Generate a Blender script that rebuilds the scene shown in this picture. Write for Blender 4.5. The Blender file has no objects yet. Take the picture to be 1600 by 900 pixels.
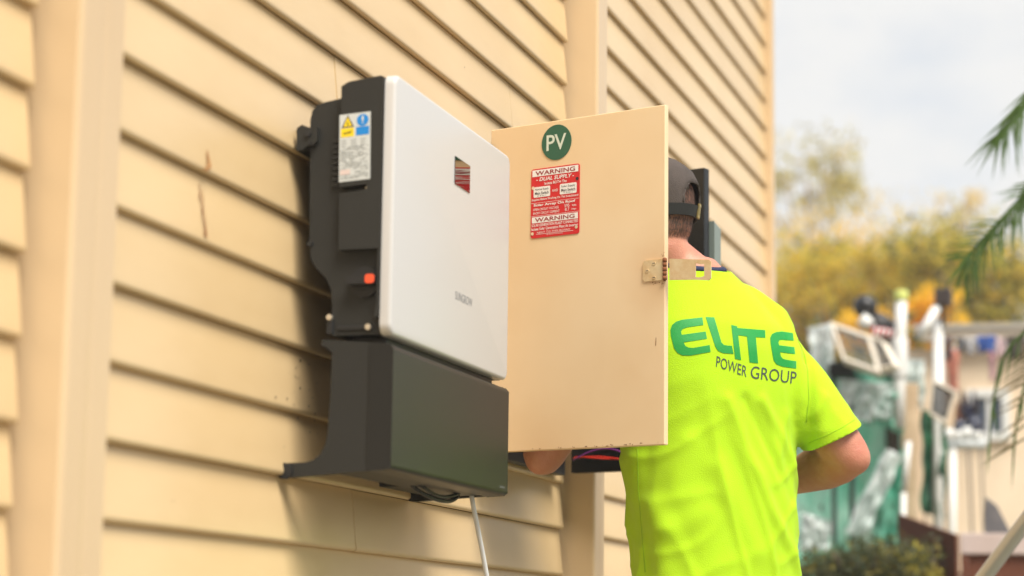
import bpy, bmesh, math, random
from mathutils import Vector, Matrix, noise
from mathutils.bvhtree import BVHTree
S = bpy.context.scene
COL = S.collection
rad = math.radians
PI = math.pi

# ------------------------------------------------------------------ camera
FPX, YAW, PITCH, ROLL = 3354.3, 0.29902, 0.16204, 0.01348
CAM = Vector((0.0, -1.2834, 0.7008))
CF = Vector((math.cos(PITCH)*math.cos(YAW), math.cos(PITCH)*math.sin(YAW), math.sin(PITCH)))
_r = Vector((math.sin(YAW), -math.cos(YAW), 0)); _u = _r.cross(CF)
CR = _r*math.cos(ROLL) + _u*math.sin(ROLL)
CU = -_r*math.sin(ROLL) + _u*math.cos(ROLL)
cd = bpy.data.cameras.new("Camera"); cam = bpy.data.objects.new("Camera", cd); COL.objects.link(cam)
m = Matrix((CR, CU, -CF)).transposed().to_4x4(); m.translation = CAM
cam.matrix_world = m
cd.sensor_width = 36.0; cd.lens = FPX/1600*36
cd.clip_start = 0.05; cd.clip_end = 2000
cd.dof.use_dof = True; cd.dof.focus_distance = 3.95; cd.dof.aperture_fstop = 2.6
cd.dof.aperture_blades = 7
S.camera = cam
S.render.resolution_x = 1024; S.render.resolution_y = 576

# ------------------------------------------------------------------ sky, sun, exposure
SUN_EL, SUN_AZ = rad(55), rad(-132)          # azimuth measured from +X towards +Y
W = bpy.data.worlds.new("World"); S.world = W; W.use_nodes = True
nt = W.node_tree; N = nt.nodes; L = nt.links; N.clear()
out = N.new("ShaderNodeOutputWorld"); bg = N.new("ShaderNodeBackground"); bg.inputs[1].default_value = 0.1
sky = N.new("ShaderNodeTexSky"); sky.sky_type = 'NISHITA'; sky.sun_disc = False
sky.sun_elevation = SUN_EL; sky.sun_rotation = PI/2 - SUN_AZ
tc = N.new("ShaderNodeTexCoord"); nz = N.new("ShaderNodeTexNoise"); nz.inputs['Scale'].default_value = 3.4
nz.inputs['Detail'].default_value = 6; nz.inputs['Roughness'].default_value = .55
cr = N.new("ShaderNodeValToRGB"); cr.color_ramp.elements[0].position = .38; cr.color_ramp.elements[1].position = .62; cr.color_ramp.elements[0].color = (.35, .35, .35, 1)
mpn = N.new("ShaderNodeMapping"); mpn.inputs['Location'].default_value = (.35, .1, .0); mpn.inputs['Scale'].default_value = (1, 1, 2.2)
mx = N.new("ShaderNodeMixRGB"); mx.inputs[2].default_value = (5.7, 5.7, 5.65, 1)
L.new(tc.outputs['Generated'], mpn.inputs[0]); L.new(mpn.outputs[0], nz.inputs['Vector']); L.new(nz.outputs['Fac'], cr.inputs[0])
L.new(cr.outputs[0], mx.inputs[0]); L.new(sky.outputs[0], mx.inputs[1]); L.new(mx.outputs[0], bg.inputs[0]); L.new(bg.outputs[0], out.inputs[0])
sd = bpy.data.lights.new("Sun", 'SUN'); sd.energy = 3.6; sd.angle = rad(30); sd.color = (1.0, .95, .86)
sun = bpy.data.objects.new("Sun", sd); COL.objects.link(sun)
tosun = Vector((math.cos(SUN_EL)*math.cos(SUN_AZ), math.cos(SUN_EL)*math.sin(SUN_AZ), math.sin(SUN_EL)))
sun.rotation_euler = tosun.to_track_quat('Z', 'Y').to_euler()
sun.location = (0, 0, 12)
S.view_settings.view_transform = 'Standard'; S.view_settings.look = 'None'
S.view_settings.exposure = 0.70; S.view_settings.gamma = 1.0
S.cycles.max_bounces = 8; S.cycles.diffuse_bounces = 4; S.cycles.transparent_max_bounces = 12
S.cycles.use_denoising = True

# ------------------------------------------------------------------ helpers
GZ = -0.05
def P(u, v, t):
    """point on the line of sight of photo pixel (u, v), t metres of ground distance away"""
    d = CF + CR*((u-800)/FPX) - CU*((v-450)/FPX)
    return CAM + d*(t/math.hypot(d.x, d.y))

def mat(name, col, rough=.6, metal=0.0, var=0.0, vscale=8.0, col2=None, bump=0.0, bscale=60.0, spec=None, stretch=None,
        coat=0.0, transl=0.0, rnd=0.0, sheen=0.0, detail=5.0, sss=0.0):
    M = bpy.data.materials.new(name); M.use_nodes = True
    n = M.node_tree.nodes; l = M.node_tree.links
    b = n['Principled BSDF']; b.inputs['Roughness'].default_value = rough; b.inputs['Metallic'].default_value = metal
    b.inputs['Base Color'].default_value = (*col, 1)
    if spec is not None: b.inputs['Specular IOR Level'].default_value = spec
    if coat: b.inputs['Coat Weight'].default_value = coat; b.inputs['Coat Roughness'].default_value = .15
    if sheen: b.inputs['Sheen Weight'].default_value = sheen
    if sss:
        b.inputs['Subsurface Weight'].default_value = sss; b.inputs['Subsurface Radius'].default_value = (.012, .004, .002)
        b.inputs['Subsurface Scale'].default_value = 1.0
    tcn = n.new("ShaderNodeTexCoord"); vec = tcn.outputs['Object']
    if stretch:
        mp = n.new("ShaderNodeMapping"); mp.inputs['Scale'].default_value = stretch; l.new(vec, mp.inputs[0]); vec = mp.outputs[0]
    colout = None
    if var or col2:
        t = n.new("ShaderNodeTexNoise"); t.inputs['Scale'].default_value = vscale; t.inputs['Detail'].default_value = detail
        t.inputs['Roughness'].default_value = .6; l.new(vec, t.inputs['Vector'])
        r = n.new("ShaderNodeValToRGB"); r.color_ramp.elements[0].position = .35; r.color_ramp.elements[1].position = .68
        c2 = col2 or tuple(c*(1-var) for c in col)
        r.color_ramp.elements[0].color = (*col, 1); r.color_ramp.elements[1].color = (*c2, 1)
        l.new(t.outputs['Fac'], r.inputs[0]); colout = r.outputs[0]
    if rnd:
        oi = n.new("ShaderNodeObjectInfo"); hs = n.new("ShaderNodeHueSaturation")
        mr = n.new("ShaderNodeMapRange"); mr.inputs['To Min'].default_value = 1-rnd; mr.inputs['To Max'].default_value = 1+rnd
        l.new(oi.outputs['Random'], mr.inputs['Value']); l.new(mr.outputs[0], hs.inputs['Value'])
        if colout: l.new(colout, hs.inputs['Color'])
        else: hs.inputs['Color'].default_value = (*col, 1)
        colout = hs.outputs[0]
    if colout: l.new(colout, b.inputs['Base Color'])
    if bump:
        t2 = n.new("ShaderNodeTexNoise"); t2.inputs['Scale'].default_value = bscale; t2.inputs['Detail'].default_value = 4
        l.new(vec, t2.inputs['Vector']); bp = n.new("ShaderNodeBump"); bp.inputs['Strength'].default_value = bump
        bp.inputs['Distance'].default_value = .002; l.new(t2.outputs['Fac'], bp.inputs['Height']); l.new(bp.outputs[0], b.inputs['Normal'])
    if transl:
        tr = n.new("ShaderNodeBsdfTranslucent"); ms = n.new("ShaderNodeMixShader"); ms.inputs[0].default_value = transl
        if colout: l.new(colout, tr.inputs[0])
        else: tr.inputs[0].default_value = (*col, 1)
        o = n['Material Output']; l.new(b.outputs[0], ms.inputs[1]); l.new(tr.outputs[0], ms.inputs[2]); l.new(ms.outputs[0], o.inputs[0])
    return M

def tag(o, label=None, cat=None, group=None, kind=None):
    if label: o['label'] = label
    if cat: o['category'] = cat
    if group: o['group'] = group
    if kind: o['kind'] = kind
    return o
def empty(name, loc=(0, 0, 0), label=None, cat=None, group=None):
    o = bpy.data.objects.new(name, None); COL.objects.link(o); o.location = loc; o.empty_display_size = .05
    return tag(o, label, cat, group)
def setparent(o, parent):
    if parent is not None:
        o.parent = parent
        o.matrix_parent_inverse = Matrix.Translation(-parent.location)
def link(name, me, mats, parent=None):
    o = bpy.data.objects.new(name, me); COL.objects.link(o)
    for mm in mats: me.materials.append(mm)
    setparent(o, parent)
    return o

class MB:
    def __init__(s): s.v = []; s.f = []; s.m = []; s.sm = []
    def add(s, vs, fs, mi=0, smooth=False):
        b = len(s.v); s.v += [Vector(x) for x in vs]
        for f in fs: s.f.append([b+i for i in f]); s.m.append(mi); s.sm.append(smooth)
        return s
    def box(s, x0, x1, y0, y1, z0, z1, mi=0, fr=None):
        vs = [Vector((x, y, z)) for x in (x0, x1) for y in (y0, y1) for z in (z0, z1)]
        if fr: vs = [fr(x) for x in vs]
        return s.add(vs, [(0,1,3,2),(4,6,7,5),(0,4,5,1),(2,3,7,6),(0,2,6,4),(1,5,7,3)], mi)
    def prism(s, poly, fa, fb, mi=0, smooth=False):
        """poly: 2-D points; fa, fb map a point to the two end faces"""
        n = len(poly); vs = [fa(p) for p in poly] + [fb(p) for p in poly]
        s.add(vs, [list(range(n))[::-1], list(range(n, 2*n))], mi)
        s.add(vs, [(i, (i+1) % n, n+(i+1) % n, n+i) for i in range(n)], mi, smooth)
        return s
    def tube(s, path, r, n=10, mi=0, cap='flat', ref=None, flat=1.0):
        path = [Vector(p) for p in path]; k = len(path)
        rs = list(r) if hasattr(r, '__len__') else [r]*k
        tg = [(path[min(i+1, k-1)]-path[max(i-1, 0)]).normalized() for i in range(k)]
        a = Vector(ref) if ref else (Vector((0, 0, 1)) if abs(tg[0].z) < .9 else Vector((1, 0, 0)))
        rings = []
        A = None
        for i in range(k):
            A = (a if A is None else A); A = (A - tg[i]*A.dot(tg[i])).normalized(); B = tg[i].cross(A)
            rings.append((path[i], A.copy(), B, rs[i], tg[i]))
        if cap == 'round':
            p, A0, B0, r0, t0 = rings[0]; p1, A1, B1, r1, t1 = rings[-1]
            pre = [(p - t0*r0*math.sin(x), A0, B0, r0*math.cos(x), t0) for x in (1.45, 1.0, .5)]
            post = [(p1 + t1*r1*math.sin(x), A1, B1, r1*math.cos(x), t1) for x in (.5, 1.0, 1.45)]
            rings = pre + rings + post
        vs = []
        for p, A, B, rr, t in rings:
            for j in range(n):
                th = 2*PI*j/n; vs.append(p + A*rr*math.cos(th) + B*rr*flat*math.sin(th))
        fs = [(i*n+j, i*n+(j+1) % n, (i+1)*n+(j+1) % n, (i+1)*n+j) for i in range(len(rings)-1) for j in range(n)]
        s.add(vs, fs, mi, True)
        b = len(s.v) - len(vs)
        s.f.append([b+j for j in range(n)][::-1]); s.m.append(mi); s.sm.append(False)
        q = b + (len(rings)-1)*n
        s.f.append([q+j for j in range(n)]); s.m.append(mi); s.sm.append(False)
        return s
    def loft(s, rings, mi=0):
        n = len(rings[0]); vs = [p for r in rings for p in r]; k = len(rings)
        s.add(vs, [(i*n+j, i*n+(j+1) % n, (i+1)*n+(j+1) % n, (i+1)*n+j) for i in range(k-1) for j in range(n)] , mi, True)
        b = len(s.v)-len(vs)
        s.f.append([b+j for j in range(n)][::-1]); s.m.append(mi); s.sm.append(True)
        s.f.append([b+(k-1)*n+j for j in range(n)]); s.m.append(mi); s.sm.append(True)
        return s
    def ell(s, c, rx, ry, rz, nu=20, nv=12, mi=0, fr=None):
        c = Vector(c); rings = []
        for i in range(1, nv):
            ph = PI*i/nv - PI/2
            rings.append([c + Vector((rx*math.cos(ph)*math.cos(2*PI*j/nu), ry*math.cos(ph)*math.sin(2*PI*j/nu), rz*math.sin(ph))) for j in range(nu)])
        if fr: rings = [[fr(p) for p in r] for r in rings]
        return s.loft(rings, mi)
    def mesh(s, name):
        me = bpy.data.meshes.new(name); me.from_pydata([tuple(v) for v in s.v], [], s.f)
        me.polygons.foreach_set('material_index', s.m); me.polygons.foreach_set('use_smooth', s.sm)
        bm = bmesh.new(); bm.from_mesh(me); bmesh.ops.recalc_face_normals(bm, faces=bm.faces[:]); bm.to_mesh(me); bm.free()
        me.update(); return me
    def build(s, name, mats, parent=None, bevel=0.0, seg=2):
        mats = mats if isinstance(mats, (list, tuple)) else [mats]
        o = link(name, s.mesh(name), mats, parent)
        if bevel:
            b = o.modifiers.new('b', 'BEVEL'); b.width = bevel; b.segments = seg; b.limit_method = 'ANGLE'; b.angle_limit = rad(35)
        return o

def rrect(x0, x1, y0, y1, r, n=6):
    pts = []
    for cx, cy, a in ((x1-r, y1-r, 0), (x0+r, y1-r, PI/2), (x0+r, y0+r, PI), (x1-r, y0+r, 1.5*PI)):
        pts += [(cx+r*math.cos(a+PI/2*i/n), cy+r*math.sin(a+PI/2*i/n)) for i in range(n+1)]
    return pts
_tc = {}
def text2d(txt, bold=0.0, shear=0.0):
    """flat text as (verts2d scaled to a unit box, faces, aspect)"""
    k = (txt, bold, shear)
    if k in _tc: return _tc[k]
    cu = bpy.data.curves.new('lettering', 'FONT'); cu.body = txt; cu.offset = bold; cu.shear = shear; cu.resolution_u = 3
    ob = bpy.data.objects.new('lettering', cu); COL.objects.link(ob)
    dg = bpy.context.evaluated_depsgraph_get(); me = bpy.data.meshes.new_from_object(ob.evaluated_get(dg))
    vs = [(v.co.x, v.co.y) for v in me.vertices]; fs = [list(p.vertices) for p in me.polygons]
    bpy.data.objects.remove(ob); bpy.data.curves.remove(cu); bpy.data.meshes.remove(me)
    x0 = min(v[0] for v in vs); x1 = max(v[0] for v in vs); y0 = min(v[1] for v in vs); y1 = max(v[1] for v in vs)
    r = ([((x-x0)/(x1-x0), (y-y0)/(y1-y0)) for x, y in vs], fs, (x1-x0)/(y1-y0))
    _tc[k] = r; return r
def put_text(mb, txt, x0, x1, y0, y1, fr, mi=0, bold=0.0, shear=0.0):
    vs, fs, a = text2d(txt, bold, shear)
    mb.add([fr(x0+(x1-x0)*x, y0+(y1-y0)*y) for x, y in vs], fs, mi)

def remesh(o, vox, smooth=6, fac=.5):
    r = o.modifiers.new('r', 'REMESH'); r.mode = 'VOXEL'; r.voxel_size = vox; r.use_smooth_shade = True
    if smooth:
        s = o.modifiers.new('s', 'SMOOTH'); s.iterations = smooth; s.factor = fac
    dg = bpy.context.evaluated_depsgraph_get()
    me = bpy.data.meshes.new_from_object(o.evaluated_get(dg)); old = o.data
    o.modifiers.clear(); mats = list(old.materials); o.data = me
    me.materials.clear()
    for mm in mats: me.materials.append(mm)
    for p in me.polygons: p.use_smooth = True; p.material_index = 0
    return o

# ------------------------------------------------------------------ materials
M = {}
M['cream'] = mat('cream_vinyl', (.66, .485, .268), .33, var=.0, col2=(.575, .40, .20), vscale=3.0, bump=.2, bscale=45, stretch=(.35, 1, 1), rnd=.035)
M['cream_trim'] = mat('cream_trim', (.655, .48, .285), .32, col2=(.615, .44, .255), vscale=4, bump=.05, bscale=70, stretch=(1, 1, .25))
M['cream_steel'] = mat('cream_steel', (.74, .53, .325), .42, col2=(.70, .49, .285), vscale=3.5, bump=.04, bscale=25)
M['door_steel'] = mat('door_steel', (.81, .615, .385), .42, col2=(.755, .545, .315), vscale=2.6, bump=.05, bscale=14, detail=8)
_n = M['door_steel'].node_tree.nodes; _l = M['door_steel'].node_tree.links; _b = _n['Principled BSDF']
_src = _b.inputs['Base Color'].links[0].from_socket; _t = _n.new("ShaderNodeTexCoord"); _mix = _src
for _c, _w, _k, _col in (((3.785, -.40, 1.371), .10, .75, (.55, .27, .09)), ((3.80, -.36, 1.19), .16, .35, (.60, .36, .15)), ((3.86, -.16, 1.05), .12, .45, (.55, .30, .12)), ((3.79, -.39, 1.66), .09, .3, (.80, .66, .46))):
    _d = _n.new("ShaderNodeVectorMath"); _d.operation = 'DISTANCE'; _d.inputs[1].default_value = _c; _l.new(_t.outputs['Object'], _d.inputs[0])
    _r = _n.new("ShaderNodeMapRange"); _r.inputs['From Min'].default_value = 0; _r.inputs['From Max'].default_value = _w; _r.inputs['To Min'].default_value = _k; _r.inputs['To Max'].default_value = 0
    _l.new(_d.outputs['Value'], _r.inputs['Value']); _nz = _n.new("ShaderNodeTexNoise"); _nz.inputs['Scale'].default_value = 16; _nz.inputs['Detail'].default_value = 7; _l.new(_t.outputs['Object'], _nz.inputs['Vector'])
    _m = _n.new("ShaderNodeMath"); _m.operation = 'MULTIPLY'; _l.new(_r.outputs[0], _m.inputs[0]); _l.new(_nz.outputs['Fac'], _m.inputs[1])
    _x = _n.new("ShaderNodeMixRGB"); _x.inputs[2].default_value = (*_col, 1); _l.new(_m.outputs[0], _x.inputs[0]); _l.new(_mix, _x.inputs[1]); _mix = _x.outputs[0]
_l.new(_mix, _b.inputs['Base Color'])
M['rust'] = mat('rust', (.24, .08, .025), .9, col2=(.17, .06, .02), vscale=60, bump=.5, bscale=200)
M['rust_pale'] = mat('rust_wash', (.36, .15, .045), .9, col2=(.46, .24, .09), vscale=50)
M['zinc'] = mat('aged_zinc', (.72, .57, .34), .45, .2, col2=(.60, .38, .17), vscale=28, bump=.2, bscale=90)
M['charcoal'] = mat('charcoal_plastic', (.021, .0205, .018), .55, bump=.25, bscale=900, spec=.35)
M['charcoal_gloss'] = mat('charcoal_satin', (.019, .0185, .017), .40, bump=.06, bscale=900, spec=.26)
M['black'] = mat('black_plastic', (.012, .012, .013), .5)
M['black_panel'] = mat('black_bakelite', (.010, .010, .010), .38)
M['white_plastic'] = mat('white_cover', (.56, .54, .52), .32, bump=.02, bscale=500, spec=.45)
M['screen'] = mat('mirror_screen', (.060, .050, .036), .03, 1.0)
_n = M['screen'].node_tree.nodes; _v = _n.new("ShaderNodeCombineXYZ")
for _i, _k in enumerate((.150, -.988, -.004)): _v.inputs[_i].default_value = _k
M['screen'].node_tree.links.new(_v.outputs[0], _n['Principled BSDF'].inputs['Normal'])
M['grey_print'] = mat('grey_print', (.25, .25, .25), .5)
M['orange'] = mat('orange_plastic', (.85, .09, .03), .45)
M['screw'] = mat('screw_steel', (.75, .70, .62), .3, .8)
M['label_white'] = mat('label_paper', (.56, .58, .57), .45)
M['label_grey'] = mat('label_print', (.30, .32, .32), .6)
M['yellow'] = mat('yellow_print', (.85, .62, .01), .5)
M['olive'] = mat('olive_print', (.30, .24, .01), .5)
M['pink'] = mat('pink_print', (.65, .52, .48), .6)
M['blue'] = mat('blue_print', (.005, .22, .62), .45)
M['white_print'] = mat('white_print', (.82, .80, .77), .5)
M['sticker_green'] = mat('green_sticker', (.018, .105, .060), .4)
M['sticker_text'] = mat('pale_green_print', (.62, .68, .58), .5)
M['sign_red'] = mat('red_sign', (.62, .012, .022), .35)
M['dark_red'] = mat('dark_red_print', (.30, .015, .03), .5)
M['ink'] = mat('ink', (.03, .02, .03), .6)
M['cable_white'] = mat('white_cable', (.72, .72, .72), .45)
M['wire_red'] = mat('red_wire', (.62, .03, .015), .4)
M['wire_purple'] = mat('purple_wire', (.20, .03, .22), .4)
M['grey_box'] = mat('grey_green_box', (.20, .235, .215), .5)
M['hivis'] = mat('hi_vis_yellow', (.43, .70, .003), .9, bump=.5, bscale=520, sheen=.05, transl=.03)
M['seam'] = mat('seam_thread', (.30, .52, .003), .9)
M['shirt_green'] = mat('green_print', (.0, .27, .035), .6, bump=.25, bscale=700)
M['shirt_ink'] = mat('dark_print', (.045, .06, .05), .7)
M['navy'] = mat('navy_collar', (.012, .018, .06), .8, bump=.5, bscale=600)
M['skin'] = mat('skin', (.55, .265, .165), .48, col2=(.47, .175, .11), vscale=16, bump=.45, bscale=330, sss=.08)
M['hair'] = mat('brown_hair', (.075, .045, .030), .65)
M['cap'] = mat('charcoal_cap', (.075, .058, .050), .9, bump=.6, bscale=500, col2=(.055, .043, .037), vscale=40)
M['strap'] = mat('black_strap', (.012, .012, .012), .6)
M['brass'] = mat('brass', (.55, .42, .16), .35, .8)
M['trousers'] = mat('navy_trousers', (.02, .025, .05), .85, bump=.4, bscale=500)
M['boot'] = mat('brown_boot', (.12, .06, .025), .6)
M['eye'] = mat('eye', (.7, .68, .65), .2)

# ------------------------------------------------------------------ ground
mb = MB(); mb.add([(-600, -600, GZ), (900, -600, GZ), (900, 700, GZ), (-600, 700, GZ)], [(0, 1, 2, 3)])
tag(mb.build('ground', mat('dry_ground', (.22, .185, .13), .95, col2=(.17, .16, .09), vscale=.6, bump=.5, bscale=20)), kind='structure')

# ------------------------------------------------------------------ house wall of weatherboards
house = empty('house', (4.5, 0, GZ), 'cream weatherboard house wall with overlapping boards and vertical cover strips', 'house')
BP = [(.016, .101), (.0050, .101), (.0040, .099), (-.0050, .0125), (-.0061, .0080), (-.0058, .0038), (-.0038, .0010), (-.0004, .0), (.0025, .0010), (.016, .004)]
BPt = [(y, z) for y, z in BP]
def board_mesh(x0, x1, yo=0.0, bow=0.0, seed=0):
    m_ = MB(); n = len(BP)
    m_.prism(BPt, lambda p: Vector((x0, p[0]+yo, p[1]-.0015)), lambda p: Vector((x1, p[0]+yo, p[1]-.0015)), 0, False)
    me = m_.mesh('weatherboard')
    for pl in me.polygons:
        if len(pl.vertices) == 4: pl.use_smooth = True
    return me
def add_board(me, z):
    o = bpy.data.objects.new('weatherboard', me); COL.objects.link(o); setparent(o, house)
    o.location = (random.uniform(-.002, .002), random.uniform(-.0010, .0006), z + random.uniform(-.0007, .0007))
    if not me.materials: me.materials.append(M['cream'])
    e = o.modifiers.new('e', 'EDGE_SPLIT'); e.split_angle = rad(40)
    return o
random.seed(4)
sections = [(1.2, 2.203, 0.0), (2.352, 4.549, 0.0), (4.668, 7.118, .0115)]
for x0, x1, yo in sections:
    me = board_mesh(x0, x1, yo)
    for k in range(-13, 19):
        z = 1.44 + .1*k
        if x0 == 2.352 and k == 1:
            add_board(board_mesh(x0, 3.1685, yo), z); add_board(board_mesh(3.1700, x1, yo), z)
        elif x0 == 2.352 and k == 3:
            add_board(board_mesh(x0, 4.134, yo), z); add_board(board_mesh(4.1354, x1, yo), z)
        elif x0 == 2.352 and k == -6:
            add_board(board_mesh(x0, 3.30, yo), z); add_board(board_mesh(3.3012, x1, yo), z)
        else: add_board(me, z)
# cover strips: body with rounded outer corners
for x0, w, dp in ((2.222, .112, .056), (4.570, .084, .072)):
    m_ = MB(); m_.prism([(x0, .02), (x0, -dp+.006), (x0+.0015, -dp+.002), (x0+.006, -dp), (x0+w*.45, -dp), (x0+w*.50, -dp+.0006), (x0+w*.58, -dp),
                         (x0+w-.005, -dp), (x0+w, -dp+.005), (x0+w, .02)],
                        lambda p: Vector((p[0], p[1], GZ+.1)), lambda p: Vector((p[0], p[1], 3.32)))
    m_.build('cover_strip', M['cream_trim'], house)
m_ = MB(); m_.box(7.121, 7.166, -.016, .03, GZ+.1, 3.32); m_.build('corner_strip', M['cream_trim'], house, .003)
m_ = MB(); m_.box(1.2, 7.15, .017, 3.5, GZ, 3.33); m_.build('wall', mat('dark_backing', (.10, .07, .04), .9), house)
m_ = MB(); m_.prism([(-.02, 3.331), (3.6, 3.331), (3.6, 3.42), (1.8, 3.95), (-.02, 3.42)], lambda p: Vector((1.15, p[0], p[1])), lambda p: Vector((7.2, p[0], p[1])))
m_.build('roof', mat('roof_sheet', (.25, .24, .23), .5), house)
# marks on the boards
def stain(name, pts, w, y, mm, seed):
    random.seed(seed); m_ = MB(); vs = []
    for x, z in pts:
        a = w*random.uniform(.4, 1.2); b = w*random.uniform(.4, 1.2)
        vs += [(x-a, y+(z-round((z-1.44-.05)/.1)*.1-1.44-.05)*.0, z), (x+b, y, z)]
    m_.add(vs, [(2*i, 2*i+1, 2*i+3, 2*i+2) for i in range(len(pts)-1)]); return m_.build(name, mm, house)
def yface(z):
    q = (z - 1.44) % .1
    return -.0050 + (q-.0125)/(.0865)*.009 if q > .0125 else -.0061
def stain2(name, pts, wid, mm, seed):
    random.seed(seed); m_ = MB(); vs = []
    for (x, z), w in zip(pts, wid):
        a = w*random.uniform(.5, 1.1); b = w*random.uniform(.5, 1.1)
        vs += [(x-a, yface(z)-.0016, z), (x+b, yface(z)-.0016, z)]
    m_.add(vs, [(2*i, 2*i+1, 2*i+3, 2*i+2) for i in range(len(pts)-1)]); return m_.build(name, mm, house)
stain2('rust_stain', [(2.688, 1.374), (2.690, 1.364), (2.692, 1.356), (2.690, 1.350), (2.684, 1.345), (2.678, 1.341)], [.001, .004, .006, .007, .009, .006], M['rust_pale'], 1)
stain2('rust_scratch', [(2.676+.0015*i+.002*math.sin(i*2.1), 1.322-.009*i) for i in range(9)], [.0012, .002, .0022, .001, .0025, .0015, .002, .0015, .003], M['rust'], 2)
stain2('rust_scratch', [(2.686+.001*i+.0015*math.sin(i*1.7), 1.318-.010*i) for i in range(8)], [.0006, .0012, .0016, .0008, .0016, .001, .0015, .002], M['rust_pale'], 3)
random.seed(7); m_ = MB()
for i in range(46):
    x = 3.05 + random.gauss(0, .05); z = 1.075 + random.gauss(0, .035); s_ = random.uniform(.0006, .0022); y = yface(z) - .0012
    if i > 30: x = random.uniform(2.4, 4.4); z = random.uniform(.8, 1.9); y = yface(z) - .0012; s_ *= .7
    
    m_.add([(x+s_*math.cos(a*PI/3)*random.uniform(.6, 1.2), y, z+s_*math.sin(a*PI/3)*random.uniform(.7, 1.6)) for a in range(6)], [list(range(6))])
tag(m_.build('dirt_speck', M['ink'], house), kind='stuff')

# ------------------------------------------------------------------ inverter
inv = empty('solar_inverter', (3.28, 0, .947), 'charcoal solar inverter with glossy white front cover mounted on the boards', 'inverter')
XL, XR = 2.996, 3.588
def yz(x): return lambda p: Vector((x, p[0], p[1]))
body = [(-.030, 1.488), (-.033, 1.502), (-.041, 1.511), (-.055, 1.515), (-.086, 1.520), (-.0865, 1.534), (-.098, 1.541), (-.150, 1.5475), (-.157, 1.5475), (-.157, 1.150),
        (-.075, 1.150), (-.0745, 1.200), (-.072, 1.222), (-.064, 1.238), (-.045, 1.257), (-.037, 1.272), (-.0345, 1.30)]
mb = MB(); mb.prism(body, yz(XL), yz(XR)); mb.build('body', M['charcoal'], inv, .0025)
# raised side plate with recess for the switch
plate = [(-.0865, 1.534), (-.098, 1.5405), (-.150, 1.547), (-.1555, 1.545), (-.1555, 1.279), (-.0885, 1.279), (-.0875, 1.366), (-.1315, 1.3705), (-.1315, 1.379), (-.0875, 1.3755)]
mb = MB(); mb.prism(plate, yz(XL-.0155), yz(XL-.0004)); mb.build('side_plate', M['charcoal'], inv, .002)
low = [(-.152, 1.279), (-.1555, 1.279), (-.1555, 1.175), (-.1485, 1.175), (-.1505, 1.19), (-.1515, 1.2), (-.1515, 1.268)]
mb = MB(); mb.prism(low, yz(XL-.0152), yz(XL-.0003)); mb.build('side_plate', M['charcoal'], inv, .001)
# vents
mb0 = MB(); mb0.box(XL-.006, XL-.0005, -.0865, -.071, 0, .0055)
vm = mb0.mesh('vent_slat'); vm.materials.append(M['charcoal'])
for i in range(9):
    o = bpy.data.objects.new('vent_slat', vm); COL.objects.link(o); setparent(o, inv); o.location = (0, 0, 1.380+.0085*i)
mb = MB(); mb.box(XL-.0012, XL-.0004, -.0868, -.0705, 1.376, 1.4575); mb.build('vent_grille', M['black'], inv)
# rotary isolator
def sidedisc(mb, y, z, r, x0, x1, n=28, mi=0): mb.prism([(y+r*math.cos(2*PI*i/n), z+r*math.sin(2*PI*i/n)) for i in range(n)], yz(x0), yz(x1), mi, True)
mb = MB(); sidedisc(mb, -.128, 1.230, .0235, XL-.006, XL-.0005); 
kn = mb.build('rotary_switch', M['black'], inv, .0015)
mb = MB(); mb.prism(rrect(-.1485, -.104, 1.2245, 1.2375, .003), yz(XL-.022), yz(XL-.0055)); mb.build('handle', M['black'], kn, .001)
mb = MB(); mb.prism(rrect(-.1500, -.1355, 1.2250, 1.2385, .004), yz(XL-.0232), yz(XL-.0215)); mb.build('orange_marker', M['orange'], kn)
mb = MB()
for y, z in ((-.1315, 1.3745), (-.073, 1.1775), (-.136, 1.1610)):
    sidedisc(mb, y, z, .0052, XL-.0065, XL-.0004, 14)
for y, z in ((-.1315, 1.3745), (-.073, 1.1775), (-.136, 1.1610)):
    m_ = MB(); sidedisc(m_, y, z, .0046, XL-.0078, XL-.0004, 14); sidedisc(m_, y, z, .0022, XL-.0086, XL-.0078, 8); m_.build('screw', M['screw'], inv, .0006)
m_ = MB(); m_.box(XL-.003, XL+.002, -.14, -.085, 1.1575, 1.1645); m_.box(XL-.0045, XL, -.078, -.068, 1.152, 1.172); m_.build('lower_rib', M['black'], inv, .001)
# hook bracket, foot
mb = MB(); mb.prism([(-.012, 1.474), (-.020, 1.479), (-.032, 1.474), (-.045, 1.474), (-.046, 1.452), (-.040, 1.446), (-.028, 1.444), (-.022, 1.439), (-.012, 1.439)], yz(XL-.009), yz(XL-.0006))
br = mb.build('hook_bracket', M['charcoal'], inv, .0012)
mb = MB(); sidedisc(mb, -.031, 1.463, .0048, XL-.0125, XL-.0085, 12); sidedisc(mb, -.034, 1.449, .0022, XL-.011, XL-.0085, 8); mb.build('bolt', M['black'], br)
mb = MB(); mb.box(XL+.01, XR-.01, -.033, .0, 1.442, 1.476); mb.build('wall_rail', M['charcoal'], inv, .001)
mb = MB(); sidedisc(mb, -.0365, 1.293, .0045, XL-.004, XL, 10); mb.build('stud', M['black'], inv)
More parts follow.
